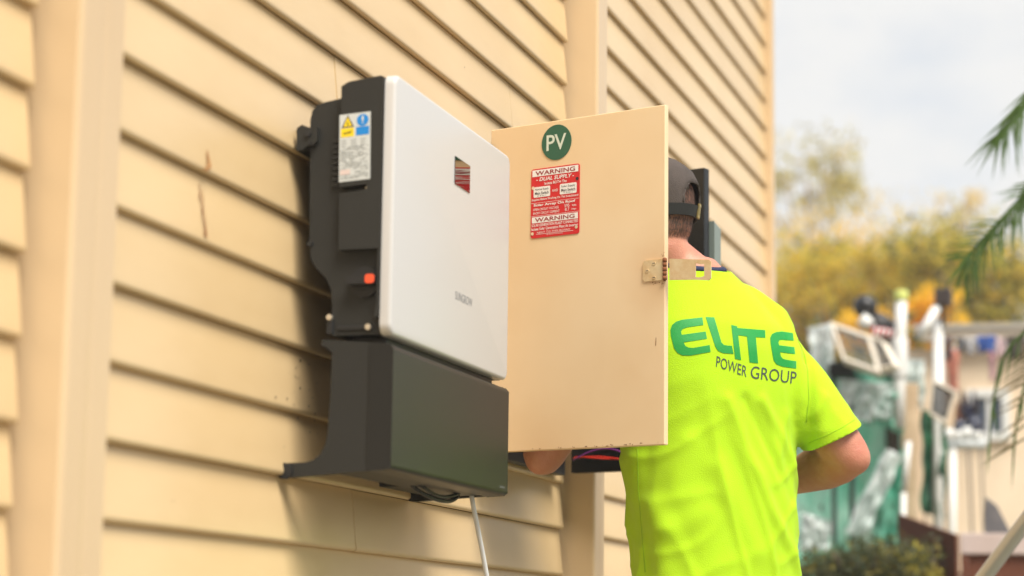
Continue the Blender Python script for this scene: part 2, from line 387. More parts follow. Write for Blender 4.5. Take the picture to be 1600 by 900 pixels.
# white front cover: rounded slab
def rslab(mb, x0, x1, z0, z1, r, y0, y1, e, mi=0):
    prof = [(0, y0), (0, y1+e)] + [(e*(1-math.cos(a)), y1+e-e*math.sin(a)) for a in (.4, .8, 1.2, PI/2)]
    rings = []
    for ins, y in prof:
        rings.append([Vector((x, y, z)) for x, z in rrect(x0+ins, x1-ins, z0+ins, z1-ins, max(r-ins, .001), 6)])
    mb.loft(rings, mi)
mb = MB(); rslab(mb, 2.984, 3.579, 1.1475, 1.5505, .018, -.1565, -.1745, .006)
fc = mb.build('front_cover', M['white_plastic'], inv)
e = fc.modifiers.new('e', 'EDGE_SPLIT'); e.split_angle = rad(50)
def front(y): return lambda x, z: Vector((x, y, z))
mb = MB(); mb.prism(rrect(3.268, 3.347, 1.437, 1.4835, .0006, 2), lambda p: Vector((p[0], -.1756, p[1])), lambda p: Vector((p[0], -.1742, p[1]))); mb.build('display_window', M['screen'], fc)
mb = MB(); put_text(mb, 'SUNGROW', 3.283, 3.372, 1.2475, 1.2615, front(-.17485), 0, .0); mb.build('lettering', M['grey_print'], fc)
# lower cover, with the foot that reaches the wall
lc = [(-.062, 1.1445), (-.172, 1.1345), (-.1765, 1.128), (-.1765, .952), (-.172, .947), (-.014, .9365), (-.004, .9365), (-.001, .941), (-.001, .953), (-.004, .9575), (-.040, .9585),
      (-.052, .9615), (-.063, .970), (-.071, .983), (-.0745, 1.0), (-.0775, 1.06), (-.0785, 1.124), (-.070, 1.131), (-.060, 1.136)]
lcm = [(-.0785, 1.1425), (-.172, 1.1345), (-.1765, 1.128), (-.1765, .952), (-.172, .947), (-.0745, .9405)]
mb = MB(); mb.prism(lc, yz(XL-.004), yz(XL+.0145)); mb.build('side_bracket', M['charcoal'], inv, .002)
mb = MB(); mb.prism(lc, yz(XR-.0315), yz(XR-.013)); mb.build('side_bracket', M['charcoal'], inv, .002)
mb = MB(); mb.prism([(-.1395, 1.1378), (-.172, 1.1345), (-.1775, 1.128), (-.1775, .951), (-.172, .9462), (-.1395, .9440)], yz(XL-.0062), yz(3.5775))
lo = mb.build('lower_cover', M['charcoal_gloss'], inv, .004, 3)
mb = MB(); mb.prism([(-.080, 1.1430), (-.1385, 1.1380), (-.1385, .9465), (-.080, .9435)], yz(XL+.015), yz(XR-.032)); mb.build('wiring_chamber', M['black'], inv)
mb = MB(); put_text(mb, 'SUNGROW', 3.532, 3.560, .9575, .9612, front(-.17785), 0); mb.build('lettering', M['grey_print'], lo)
mb = MB(); mb.box(3.02, 3.55, -.1545, -.10, 1.1385, 1.1495); mb.build('cover_gap', M['black'], inv)
mb = MB(); sidedisc(mb, -.0075, .9455, .0125, XL-.0075, XL-.002, 16); mb.build('foot_cap', M['black'], inv, .001)
# warning label on the side
LX = XL-.0159
def lab(y, z): return Vector((LX-.0003, y, z))
mb = MB(); mb.prism([(-.0850, 1.4885), (-.1355, 1.4915), (-.1372, 1.3865), (-.0868, 1.3835)], yz(LX-.0002), yz(LX+.0006), 0)
def labm(a, b): # a across 0..1, b up 0..1
    y = -.0850*(1-a)*b - .0868*(1-a)*(1-b) - .1355*a*b - .1372*a*(1-b)
    z = 1.4885*(1-a)*b + 1.3835*(1-a)*(1-b) + 1.4915*a*b + 1.3865*a*(1-b)
    return Vector((LX-.0005, y, z))
def lpoly(pts, mi, d=0.0): mb.add([labm(*p)+Vector((-d, 0, 0)) for p in pts], [list(range(len(pts)))], mi)
lpoly([(.05, .66), (.47, .66), (.47, .79), (.05, .79)], 1)
lpoly([(.10, .725), (.43, .75), (.38, .705), (.15, .695)], 2, .0001)
lpoly([(.07, .80), (.47, .80), (.27, .985)], 3); lpoly([(.13, .815), (.41, .815), (.27, .955)], 1, .0001)
lpoly([(.22, .83), (.33, .83), (.29, .87), (.27, .91), (.25, .87)], 2, .0002)
lpoly([(.75+.19*math.cos(2*PI*i/24), .885+.088*math.sin(2*PI*i/24)) for i in range(24)], 4)
lpoly([(.54, .665), (.96, .665), (.96, .79), (.54, .79)], 4)
lpoly([(.72, .875), (.78, .875), (.785, .945), (.715, .945)], 0, .0001); lpoly([(.725, .838), (.775, .838), (.775, .858), (.725, .858)], 0, .0001)
random.seed(3)
for r in range(3):
    for c in range(3): lpoly([(.06+.31*c, .60-.04*r), (.06+.31*c+random.uniform(.14, .26), .60-.04*r), (.06+.31*c+.16, .612-.04*r), (.06+.31*c, .612-.04*r)], 5)
for r in range(26):
    b = .50 - .0185*r; x = .05
    while x < .92:
        w = random.uniform(.03, .17)
        if random.random() < .72 and not (x < .36 and .10 < b < .18): lpoly([(x, b), (min(x+w, .95), b), (min(x+w, .95), b+.009), (x, b+.009)], 5)
        x += w + .03
lpoly([(.04, .10), (.36, .10), (.36, .175), (.04, .175)], 6)
mb.build('warning_label', [M['label_white'], M['yellow'], M['olive'], M['ink'], M['blue'], M['label_grey'], M['pink']], inv)
# cables tucked under the inverter
mb = MB(); pts = [Vector((3.30, -.10, .948))]
for i in range(15):
    a = i/14; pts.append(Vector((3.30+.24*a, -.10-.01*math.sin(a*PI), .946-.018*math.sin(a*PI)**.7)))
mb.tube(pts, .0035, 8); mb.tube([Vector((3.30+.2*i/10, -.115, .946-.012*math.sin(PI*i/10))) for i in range(11)], .003, 8)
mb.build('loop_cable', M['black'], inv)
mb = MB(); mb.box(3.36, 3.56, -.07, -.02, .948, .962); mb.tube([(3.31, -.06, .95), (3.31, -.06, .975)], .006, 10); mb.build('cable_gland', M['black'], inv, .002)
mb = MB(); pts = []
for i in range(40):
    a = i/39; pts.append(Vector((3.553+.125*(1-math.exp(-(a*5)**1.3)), -.118-.036*math.sin(min(a*2.4, PI/2)), .955-a*(.955-GZ-.004))))
pts += [pts[-1]+Vector((.02, -.01, 0)), pts[-1]+Vector((.25, -.05, 0))]
mb.tube(pts, .0044, 12, ref=(0, 1, 0), flat=.75)
tag(mb.build('power_cable', M['cable_white']), 'pale grey cable hanging down from under the charcoal inverter', 'cable')

# ------------------------------------------------------------------ meter box with open door and black hinged panel
mbx = empty('meter_box', (4.2, 0, 1.05), 'cream steel meter box on the wall with its door swung open', 'meter box')
BX0, BX1, BZ0, BZ1 = 3.885, 4.46, 1.050, 1.655
fy0, fy1 = -.0125, -.034
mb = MB()
mb.box(BX0, BX0+.022, fy1, fy0, BZ0, BZ1); mb.box(BX1-.022, BX1, fy1, fy0, BZ0, BZ1)
mb.box(BX0+.022, BX1-.022, fy1, fy0, BZ0, BZ0+.018); mb.box(BX0+.022, BX1-.022, fy1, fy0, BZ1-.018, BZ1)
mb.build('frame', M['black'], mbx, .001)
mb = MB(); mb.box(BX0+.0225, BX1-.0225, -.0185, -.0127, BZ0+.0185, BZ1-.0185); mb.build('back_plate', M['black_panel'], mbx)
for i in range(8):
    mb = MB(); x = 3.96+.018*i; mb.box(x, x+.0165, -.075, -.0188, 1.42, 1.50); mb.box(x+.004, x+.012, -.085, -.0752, 1.452, 1.468); mb.build('circuit_breaker', M['grey_box'], mbx, .001)
DP = Vector((3.777, -.4185, 0)); dh = Vector((.30, .954, 0)).normalized(); dn = Vector((-dh.y, dh.x, 0))   # dn faces the camera side
DA0 = .0085
def D(a, z, off=0.0): return DP + dh*a + dn*off + Vector((0, 0, z))
DW, DZ0, DZ1 = .402, 1.0505, 1.6818
mb = MB(); mb.box(DA0, DW, -.013, 0, DZ0, DZ1, fr=lambda p: D(p.x, p.z, p.y)); door = mb.build('door', M['door_steel'], mbx, .0018, 3)
for zz in (1.15, 1.58):
    mb = MB(); mb.tube([D(DW+.004, zz-.03, -.012), D(DW+.004, zz+.03, -.012)], .006, 10); mb.build('hinge', M['zinc'], door)
# PV sticker
mb = MB(); mb.prism([(.2482+.0338*math.cos(2*PI*i/48), 1.6388+.0345*math.sin(2*PI*i/48)) for i in range(48)], lambda p: D(p[0], p[1], .0002), lambda p: D(p[0], p[1], .0012), 0)
put_text(mb, 'PV', .2482+.0225, .2482-.0225, 1.6235, 1.6545, lambda a, z: D(a, z, .0016), 1, .012)
mb.build('sticker', [M['sticker_green'], M['sticker_text']], door)
# red warning sign, 110 x 134 mm
mb = MB(); SA0, SA1, SZ0, SZ1 = .3050, .1948, 1.4565, 1.5915
mb.prism(rrect(SA1, SA0, SZ0, SZ1, .005), lambda p: D(p[0], p[1], .0002), lambda p: D(p[0], p[1], .0014), 0)
def sg(x, y, d=.0): return D(SA0+(SA1-SA0)*x, SZ1+(SZ0-SZ1)*y, .0017+d)
def sq(x0, x1, y0, y1, mi, d=0.0): mb.add([sg(x0, y0, d), sg(x1, y0, d), sg(x1, y1, d), sg(x0, y1, d)], [(0, 1, 2, 3)], mi)
def st(t, x0, x1, y0, y1, mi, bold=.0, shear=.0): put_text(mb, t, x0, x1, y1, y0, lambda x, y: sg(x, y, .0003), mi, bold, shear)
sq(.025, .975, .018, .112, 1); st('WARNING', .09, .91, .035, .098, 2, .018)
st('- DUAL SUPPLY -', .11, .89, .130, .185, 1, .02, .25)
st('Isolate BOTH The', .28, .74, .205, .245, 1, .012)
for x0, t1 in ((.055, 'Normal Supply'), (.60, 'Solar Supply')):
    mb.add([sg(x0+x, .265+y, .0001) for x, y in rrect(0, .345, 0, .150, .02, 4)], [list(range(20))], 1)
    st(t1, x0+.03, x0+.315, .285, .325, 3, .005); st('Main Switch', x0+.03, x0+.315, .335, .378, 3, .015); st('(C B No. )', x0+.08, x0+.26, .386, .408, 3)
st('AND', .44, .56, .325, .362, 1, .005)
st('Supplies Before Working On This Switchboard', .02, .98, .432, .472, 1, .012)
sq(.0, 1, .494, .498, 1)
st('Solar Array On Roof', .06, .92, .508, .555, 1, .03)
st('OPEN CIRCUIT VOLTAGE', .05, .58, .574, .608, 1, .005); st('595', .70, .80, .560, .604, 1); st('Volts', .85, .94, .572, .602, 1, .01)
st('SHORT CIRCUIT CURRENT', .05, .60, .628, .662, 1, .005); st('8.7', .71, .80, .615, .660, 1); st('Amps', .84, .94, .628, .660, 1, .01)
sq(.0, 1, .682, .686, 1)
sq(.025, .975, .698, .785, 1); st('WARNING', .09, .91, .712, .772, 2, .018)
st('SOLAR GENERATION PLANT CONNECTED', .02, .98, .798, .838, 1, .012)
st('Isolate Solar Generation Plant At Inverter', .02, .98, .850, .892, 1, .012)
st('NEXT TO THIS BOARD', .13, .82, .912, .938, 1, 0, .2); sq(.12, .88, .946, .951, 1); st('(Inverter Location)', .33, .67, .957, .975, 1)
for x, y in ((.045, .275), (.955, .215), (.04, .935), (.945, .905)):
    mb.add([sg(x+.030*math.cos(2*PI*i/14), y+.024*math.sin(2*PI*i/14), .0004) for i in range(14)], [list(range(14))], 3 if x > .5 and y < .5 else 4)
mb.build('warning_sign', [M['sign_red'], M['white_print'], M['dark_red'], M['ink'], M['screw']], door)
# hasp
hm = MB(); hm.prism([(.0110, 1.3518), (.0110, 1.3912), (.050, 1.3912), (.0545, 1.3868), (.0545, 1.3562), (.050, 1.3518)], lambda p: D(p[0], p[1], .0002), lambda p: D(p[0], p[1], .0026))
hasp = hm.build('hasp_plate', M['zinc'], door, .0006)
mb = MB(); so, si = [], []
outer = [(-.006, 1.3510), (-.006, 1.3885), (-.088, 1.3800), (-.0925, 1.3755), (-.0925, 1.3470), (-.088, 1.3425)]
# leaf with a slot: built as four pieces round the slot
def q4(a0, a1, z0, z1): mb.box(a0, a1, .0030, .0052, z0, z1, fr=lambda p: D(p.x, p.z, p.y))
mb.prism([(-.004, 1.3500), (-.004, 1.3895), (-.0585, 1.3835), (-.0585, 1.3462)], lambda p: D(p[0], p[1], .0030), lambda p: D(p[0], p[1], .0052))
mb.prism([(-.0585, 1.3835), (-.086, 1.3805), (-.0905, 1.3765), (-.0765, 1.3735), (-.0665, 1.3745), (-.0585, 1.3765)], lambda p: D(p[0], p[1], .0030), lambda p: D(p[0], p[1], .0052))
mb.prism([(-.0765, 1.3735), (-.0905, 1.3765), (-.0905, 1.3465), (-.086, 1.3425), (-.0765, 1.3515)], lambda p: D(p[0], p[1], .0030), lambda p: D(p[0], p[1], .0052))
mb.prism([(-.0585, 1.3462), (-.0585, 1.3510), (-.0665, 1.3500), (-.0765, 1.3515), (-.086, 1.3425)], lambda p: D(p[0], p[1], .0030), lambda p: D(p[0], p[1], .0052))
mb.build('hasp_leaf', M['zinc'], door, .0004)
mb = MB()
for i in range(5): mb.tube([D(.0065, 1.3515+.0082*i, .004), D(.0065, 1.3585+.0082*i, .004)], .0042 if i % 2 == 0 else .0039, 12)
mb.tube([D(.0065, 1.349, .004), D(.0065, 1.3925, .004)], .0022, 8); mb.build('hasp_knuckle', M['rust'], door)
for a, z in ((.030, 1.3845), (.044, 1.3715), (.030, 1.3580)):
    mb = MB(); mb.prism([(a+.0035*math.cos(2*PI*i/12), z+.0035*math.sin(2*PI*i/12)) for i in range(12)], lambda p: D(p[0], p[1], .0026), lambda p: D(p[0], p[1], .0038), 0)
    mb.box(a-.0024, a+.0024, .0038, .0041, z-.0005, z+.0005, 1, fr=lambda p: D(p.x, p.z, p.y)); mb.build('screw', [M['zinc'], M['ink']], door)
random.seed(12); mb = MB()       # rust chips along the lower edge and by the hasp
for i in range(40):
    if i < 22: a = random.uniform(.05, .24) if i < 16 else random.uniform(.0, .39); z = DZ0 + .0022 + abs(random.gauss(0, .0012))
    elif i < 34: a = random.uniform(.0095, .015); z = 1.372 + random.choice((-1, 1))*(.023+abs(random.gauss(0, .004)))
    else: a = .02+abs(random.gauss(0, .01)); z = 1.3475+random.gauss(0, .001)
    w = random.uniform(.0008, .004) if i < 22 else random.uniform(.0005, .0015); h = random.uniform(.0004, .0012)
    mb.add([D(a+w*math.cos(k*PI/3)*random.uniform(.6, 1), z+h*math.sin(k*PI/3)*random.uniform(.6, 1.3), .0007) for k in range(6)], [list(range(6))])
mb.add([D(.028, 1.232, .0005), D(.0266, 1.232, .0005), D(.0262, 1.247, .0005), D(.0272, 1.247, .0005)], [(0, 1, 2, 3)])
tag(mb.build('rust_chip', M['rust'], door), kind='stuff')
# black hinged panel behind the worker
PP = Vector((4.402, -.352, 0))
def Q(a, z, off=0.0): return PP + dh*a + dn*off + Vector((0, 0, z))
mb = MB(); mb.box(0, .332, -.004, 0, 1.0585, 1.6995, fr=lambda p: Q(p.x, p.z, p.y)); mb.box(0, .004, -.022, -.004, 1.0585, 1.6995, fr=lambda p: Q(p.x, p.z, p.y))
mb.box(.004, .332, -.022, -.004, 1.0585, 1.0625, fr=lambda p: Q(p.x, p.z, p.y)); mb.box(.004, .332, -.022, -.004, 1.6955, 1.6995, fr=lambda p: Q(p.x, p.z, p.y))
pan = mb.build('equipment_panel', M['black_panel'], mbx, .0012)
mb = MB(); mb.prism([(-.008, 1.452), (-.008, 1.588), (.09, 1.588), (.09, 1.452)], lambda p: Q(p[0], p[1], -.030), lambda p: Q(p[0], p[1]-.012, -.058)); mb.box(.01, .08, -.030, -.0225, 1.46, 1.56, fr=lambda p: Q(p.x, p.z, p.y))
mb.build('relay_box', M['grey_box'], pan, .003)
for mm, z0, amp, ph in (('wire_red', 1.088, .004, 0), ('wire_red', 1.086, .006, 1.3), ('wire_purple', 1.092, .016, 2.2)):
    mb = MB(); mb.tube([Q(.03+.29*i/24, z0+amp*math.sin(i*.32+ph), .004+.008*math.sin(i*.25+ph)**2) for i in range(25)], .0017, 7); mb.build('wire', M[mm], mbx)

# ------------------------------------------------------------------ the worker
C0 = Vector((4.06, -.431, 0)); PHI = rad(37)
fd = Vector((math.cos(PHI), math.sin(PHI), 0)); rt = Vector((math.sin(PHI), -math.cos(PHI), 0))
def B(r, f, z): return C0 + rt*r + fd*f + Vector((0, 0, z))
man = empty('person', (C0.x, C0.y, GZ), 'person in a hi-vis yellow T-shirt and dark cap, back turned, behind the open door', 'person')
def ring(r0, f0, z, a, b, n=40, e=2.3, tilt=0.0):
    o = []
    for i in range(n):
        t = 2*PI*i/n; c, s = math.cos(t), math.sin(t)
        x = a*math.copysign(abs(c)**(2/e), c); y = b*math.copysign(abs(s)**(2/e), s)
        o.append(B(r0+x, f0+y, z+tilt*x))
    return o
NB = P(1070, 428, 4.13)                      # base of the neck
HC = P(1004, 352, 4.12)                      # middle of the head
SR, ER = P(1205, 556, 4.17), P(1326, 712, 4.19)
SL = B(-.155, .02, 1.335); EL = P(850, 708, 4.17)
WR = Vector((4.33, -.525, 1.02)); WL = Vector((4.19, -.075, 1.20))
def br_(p):  # world -> body r,f
    d = p - C0; return d.dot(rt), d.dot(fd)
nr, nf = br_(NB)
TORSO = [(.70, .018, .0, .160, .118), (.80, .016, .0, .158, .118), (.90, .014, .0, .160, .120), (1.0, .006, .0, .168, .124), (1.10, .0, .0, .174, .128), (1.18, -.002, -.004, .178, .130),
         (1.25, -.005, -.008, .172, .126), (1.295, -.011, -.008, .158, .116), (1.33, -.018, -.004, .138, .102), (1.365, -.026, .0, .116, .088), (1.39, .5*nr-.008, .3*nf, .100, .076), (1.415, .85*nr, .7*nf, .080, .073), (1.435, nr, nf, .068, .065)]
# sun-reddened elbow and nape
_n = M['skin'].node_tree.nodes; _l = M['skin'].node_tree.links; _b = _n['Principled BSDF']; _mix = _b.inputs['Base Color'].links[0].from_socket; _t = _n.new("ShaderNodeTexCoord")
for _c, _w, _k, _col in ((ER, .075, 1.0, (.56, .17, .11)), (NB+Vector((.02, -.05, .045)), .10, 1.1, (.66, .22, .16)), (ER.lerp(WR, .3), .05, .5, (.50, .22, .13))):
    _d = _n.new("ShaderNodeVectorMath"); _d.operation = 'DISTANCE'; _d.inputs[1].default_value = tuple(_c); _l.new(_t.outputs['Object'], _d.inputs[0])
    _r = _n.new("ShaderNodeMapRange"); _r.inputs['From Max'].default_value = _w; _r.inputs['To Min'].default_value = _k; _r.inputs['To Max'].default_value = 0; _l.new(_d.outputs['Value'], _r.inputs['Value'])
    _nz = _n.new("ShaderNodeTexNoise"); _nz.inputs['Scale'].default_value = 45; _nz.inputs['Detail'].default_value = 6; _l.new(_t.outputs['Object'], _nz.inputs['Vector'])
    _m = _n.new("ShaderNodeMath"); _m.operation = 'MULTIPLY'; _l.new(_r.outputs[0], _m.inputs[0]); _l.new(_nz.outputs['Fac'], _m.inputs[1])
    _x = _n.new("ShaderNodeMixRGB"); _x.inputs[2].default_value = (*_col, 1); _l.new(_m.outputs[0], _x.inputs[0]); _l.new(_mix, _x.inputs[1]); _mix = _x.outputs[0]
_l.new(_mix, _b.inputs['Base Color'])
# body (one continuous surface)
bm_ = MB()
bm_.loft([ring(r, f, z, a-.012, b-.012) for z, r, f, a, b in TORSO])
HPSI = rad(80); hfw = Vector((math.cos(HPSI), math.sin(HPSI), 0)); hrt = Vector((math.sin(HPSI), -math.cos(HPSI), 0)); hup = Vector((0, 0, 1))
pt = rad(-6)
hfw2 = (hfw*math.cos(pt) + hup*math.sin(pt)); hup2 = (-hfw*math.sin(pt) + hup*math.cos(pt))
def Hd(x, y, z): return HC + (hrt*x + hfw2*y + hup2*z)*1.10
HR = [(-.122, .024, .024, .066), (-.112, .040, .042, .054), (-.09, .052, .062, .036), (-.06, .062, .080, .018), (-.025, .070, .092, .006), (.015, .075, .098, .0), (.05, .0745, .0975, -.002), (.08, .064, .084, -.005), (.102, .045, .058, -.006), (.114, .022, .030, -.006)]
def hring(z, a, b, y0, n=36, g=0.0): return [Hd((a+g)*math.cos(2*PI*i/n), y0+(b+g)*math.sin(2*PI*i/n), z) for i in range(n)]
bm_.loft([hring(*h) for h in HR])
# neck, nose, ears, brow, lips
bm_.tube([NB+Vector((0, 0, -.06)), NB, NB.lerp(Hd(0, -.022, -.06), .5), Hd(0, -.026, -.055), Hd(0, -.02, .0)], [.070, .060, .0545, .058, .058], 24, cap='round')
bm_.tube([Hd(0, .088, .015), Hd(0, .104, -.012), Hd(0, .112, -.03), Hd(0, .098, -.036)], [.009, .011, .015, .011], 10, cap='round')
bm_.tube([Hd(-.045, .08, .026), Hd(0, .094, .026), Hd(.045, .08, .026)], .010, 8, cap='round')
bm_.tube([Hd(-.02, .092, -.066), Hd(0, .099, -.064), Hd(.02, .092, -.066)], .007, 8, cap='round')
bm_.tube([Hd(-.018, .091, -.076), Hd(0, .097, -.077), Hd(.018, .091, -.076)], .007, 8, cap='round')
for sx in (-1, 1):
    bm_.tube([Hd(sx*.078, -.012, -.035), Hd(sx*.087, -.018, -.01), Hd(sx*.090, -.018, .018), Hd(sx*.080, -.004, .024)], [.009, .012, .013, .008], 10, cap='round', flat=.6)
# arms
def arm(Sh, El, Wr, side):
    ua = (El-Sh); fa = (Wr-El)
    bm_.tube([Sh, Sh.lerp(El, .3), Sh.lerp(El, .62), Sh.lerp(El, .88), El], [.050, .048, .047, .045, .042], 20, cap='round')
    el_out = (ua.normalized()-fa.normalized()).normalized()
    bm_.ell(El+el_out*.012, .034, .034, .034, 16, 10)
    bm_.tube([El, El.lerp(Wr, .12), El.lerp(Wr, .32), El.lerp(Wr, .65), El.lerp(Wr, .92), Wr], [.043, .0485, .049, .039, .030, .028], 20, cap='round', flat=.92)
    # hand
    d = fa.normalized(); up = Vector((0, 0, 1)); up = (up - d*up.dot(d)).normalized(); sd_ = d.cross(up)*side
    pal = Wr + d*.055
    bm_.tube([Wr, Wr+d*.03, Wr+d*.06, Wr+d*.088], [.028, .036, .040, .036], 16, cap='round', ref=tuple(up), flat=.42)
    for i, (o_, ln) in enumerate(((.029, .078), (.010, .088), (-.010, .082), (-.028, .064))):
        b0 = Wr + d*.088 + up*o_; cur = sd_*-1
        p1 = b0 + (d*.9+cur*.35+up*o_*.8).normalized()*ln*.45; p2 = p1 + (d*.6+cur*.8).normalized()*ln*.32; p3 = p2 + (d*.2+cur*1.0).normalized()*ln*.25
        bm_.tube([b0-d*.02, b0, p1, p2, p3], [.009, .0092, .0086, .0078, .0068], 10, cap='round')
    t0 = Wr + d*.028 + up*.03; t1 = t0 + (d*.5+up*.8-sd_*.4).normalized()*.034; t2 = t1 + (d*.9+up*.2-sd_*.5).normalized()*.03
    bm_.tube([Wr+d*.018+up*.012, t0, t1, t2], [.014, .012, .010, .008], 10, cap='round')
arm(SR, ER, WR, 1); arm(SL, EL, WL, -1)
# hips and legs
for sx in (-1, 1):
    bm_.tube([B(sx*.075+.014, 0, .80), B(sx*.085+.01, .01, .62), B(sx*.095, .015, .40), B(sx*.10, -.01, .22), B(sx*.105, -.02, .05)], [.062, .07, .055, .052, .04], 18, cap='round')
    bm_.tube([B(sx*.105, -.03, .0), B(sx*.115, .10, -.005), B(sx*.12, .16, -.012)], [.035, .035, .026], 14, cap='round')
body_o = bm_.build('body', M['skin'], man)
remesh(body_o, .0045, 8, .5)
# shirt: closed volume, then opened at neck and sleeve hems and given a hem thickness
sm_ = MB()
sm_.loft([ring(r, f, z, a, b) for z, r, f, a, b in TORSO])
HR_, HL_ = SR.lerp(ER, .80)+Vector((0, 0, -.004)), SL.lerp(EL, .60)
uR = (ER-SR).normalized(); uL = (EL-SL).normalized()
hemN = ((P(1345, 663, 4.10)-P(1255, 706, 4.10)).normalized().cross(CF)).normalized()      # sleeve hem plane normal
if hemN.dot(uR) < 0: hemN = -hemN
sm_.tube([B(.07, -.005, 1.345), B(.115, -.008, 1.315), SR.lerp(HR_, .12), SR.lerp(HR_, .45), SR.lerp(HR_, .8), HR_+uR*.03], [.050, .056, .060, .063, .063, .062], 28, cap='round')
sm_.tube([B(-.08, 0, 1.35), SL, SL.lerp(HL_, .5), HL_+uL*.03], [.066, .074, .073, .070], 24, cap='round')
shirt = sm_.build('shirt', M['hivis'], man)
remesh(shirt, .006, 14, .5)
bpy.context.view_layer.update(); bvh0 = BVHTree.FromObject(shirt, bpy.context.evaluated_depsgraph_get())
bm = bmesh.new(); bm.from_mesh(shirt.data)
def cut(center, normal, radius, side=0):
    gv = [v for v in bm.verts if (v.co-center).length < radius and (side == 0 or (v.co-C0).dot(rt)*side > .1735)]; s_ = set(gv)
    ge = [e for e in bm.edges if e.verts[0] in s_ and e.verts[1] in s_]; gf = [f for f in bm.faces if all(v in s_ for v in f.verts)]
    bmesh.ops.bisect_plane(bm, geom=gv+ge+gf, plane_co=center, plane_no=normal, clear_outer=True)
cut(HR_, hemN, .105, 1); cut(HL_, uL, .105, -1)
cut(B(nr, nf, 1.421), (Vector((0, 0, 1)) - fd*.25).normalized(), .12)
cut(B(0.015, 0, .735), Vector((0, 0, -1)), .4)
# folds
def fold(p, path, amp, wid):
    best = 9; 
    for (r0, z0), (r1, z1) in zip(path, path[1:]):
        dr, dz = r1-r0, z1-z0; L2 = dr*dr+dz*dz; t = max(0, min(1, ((p[0]-r0)*dr+(p[1]-z0)*dz)/L2))
        d = math.hypot(p[0]-r0-t*dr, p[1]-z0-t*dz); best = min(best, d)
    return amp*math.exp(-(best/wid)**2)
def rz(u, v):
    h_ = bvh0.ray_cast(CAM, (P(u, v, 4)-CAM).normalized()); q = h_[0] if h_[0] is not None else P(u, v, 4.17); d = q - C0; return (d.dot(rt), q.z)
FOLDS = [([rz(1138, 625), rz(1165, 700), rz(1205, 800), rz(1245, 900)], .0045, .012), ([rz(1165, 625), rz(1195, 690), rz(1235, 780)], -.0030, .010), ([rz(1190, 625), rz(1225, 690), rz(1250, 760)], .0035, .011),
         ([rz(1228, 650), rz(1215, 720), rz(1245, 830)], .0025, .012), ([rz(1075, 690), rz(1040, 800), rz(1030, 900)], .0030, .018), ([rz(1010, 690), rz(1003, 800), rz(1015, 900)], -.0045, .009),
         ([rz(975, 720), rz(995, 770), rz(985, 830)], .006, .016), ([rz(1262, 560), rz(1262, 640), rz(1256, 700)], -.0050, .010), ([rz(1290, 620), rz(1270, 650)], .003, .010),
         ([rz(1250, 520), rz(1262, 560)], -.004, .010), ([rz(1120, 730), rz(1180, 860)], .0025, .02), ([rz(1000, 860), rz(1100, 800)], .0022, .02)]
bm.normal_update()
for v in bm.verts:
    d = v.co - C0; r_, f_ = d.dot(rt), d.dot(fd)
    h = 0.0
    if f_ < .06:
        for path, amp, wid in FOLDS: h += 1.7*fold((r_, v.co.z), path, amp, wid)
    q = v.co*1.0
    h += .0042*noise.noise(Vector((q.x*9, q.y*9, q.z*6))) + .0035*noise.noise(Vector((q.x*19+7+q.z*6, q.y*19, q.z*9)))*min(1, max(.2, (1.22-q.z)*6))
    lat = r_+f_*.6; nn = noise.noise(Vector((lat*13+q.z*4.5, q.z*2.6, 5.2))); h += .0042*max(0, 1-abs(nn)*4)**1.6*min(1, max(0, (1.21-q.z)*7))
    nn = noise.noise(Vector((lat*8-q.z*9, q.z*4+lat*3, 9.1))); h += .0030*max(0, 1-abs(nn)*5)**1.6*min(1, max(0.1, (1.22-q.z)*6))
    v.co += v.normal*h
bm.to_mesh(shirt.data); bm.free(); shirt.data.update()
for pl in shirt.data.polygons: pl.use_smooth = True
s_ = shirt.modifiers.new('s', 'SOLIDIFY'); s_.thickness = .003; s_.offset = -1
s2 = shirt.modifiers.new('c', 'SMOOTH'); s2.iterations = 2; s2.factor = .4
bpy.context.view_layer.update()
bvh = BVHTree.FromObject(shirt, bpy.context.evaluated_depsgraph_get())
def on_shirt(u, v, off=.0009):
    d = (P(u, v, 4)-CAM).normalized(); h = bvh.ray_cast(CAM, d)
    if h[0] is None: return P(u, v, 4.0)
    n = h[1] if h[1].dot(d) < 0 else -h[1]
    return h[0] + n*off
def sub_project(polys, name, mm, maxlen=5.0):
    b = bmesh.new()
    for vs, fs in polys:
        bv = [b.verts.new((x, y, 0)) for x, y in vs]
        for f in fs:
            try: b.faces.new([bv[i] for i in f])
            except ValueError: pass
    b.normal_update(); bmesh.ops.triangulate(b, faces=b.faces[:])
    for _ in range(6):
        ed = [e for e in b.edges if e.calc_length() > maxlen]
        if not ed: break
        bmesh.ops.subdivide_edges(b, edges=ed, cuts=1); bmesh.ops.triangulate(b, faces=[f for f in b.faces if len(f.verts) > 3])
    for v in b.verts: v.co = on_shirt(v.co.x, v.co.y)
    me = bpy.data.meshes.new(name); b.to_mesh(me); b.free()
    for pl in me.polygons: pl.use_smooth = True
    return link(name, me, [mm], shirt)
def pc(pts): return ([(940+x/1.957, 440+y/1.957) for x, y in pts], [list(range(len(pts)))])
E1 = [(308, 110), (311, 133), (262, 140), (248, 145), (243, 152), (245, 163), (318, 153), (322, 175), (251, 186), (256, 197), (266, 202), (280, 203), (330, 194), (333, 215), (272, 226), (248, 226), (232, 218), (222, 204), (212, 165), (211, 147), (216, 133), (228, 123), (246, 117)]
L1 = [(318, 109), (344, 110), (366, 186), (374, 194), (386, 196), (398, 196), (403, 221), (372, 219), (356, 212), (347, 198)]
I1 = [(396, 133), (414, 137), (426, 240), (408, 236)]
T1 = [(414, 142), (499, 149), (500, 172), (471, 170), (478, 250), (452, 247), (444, 168), (417, 164)]
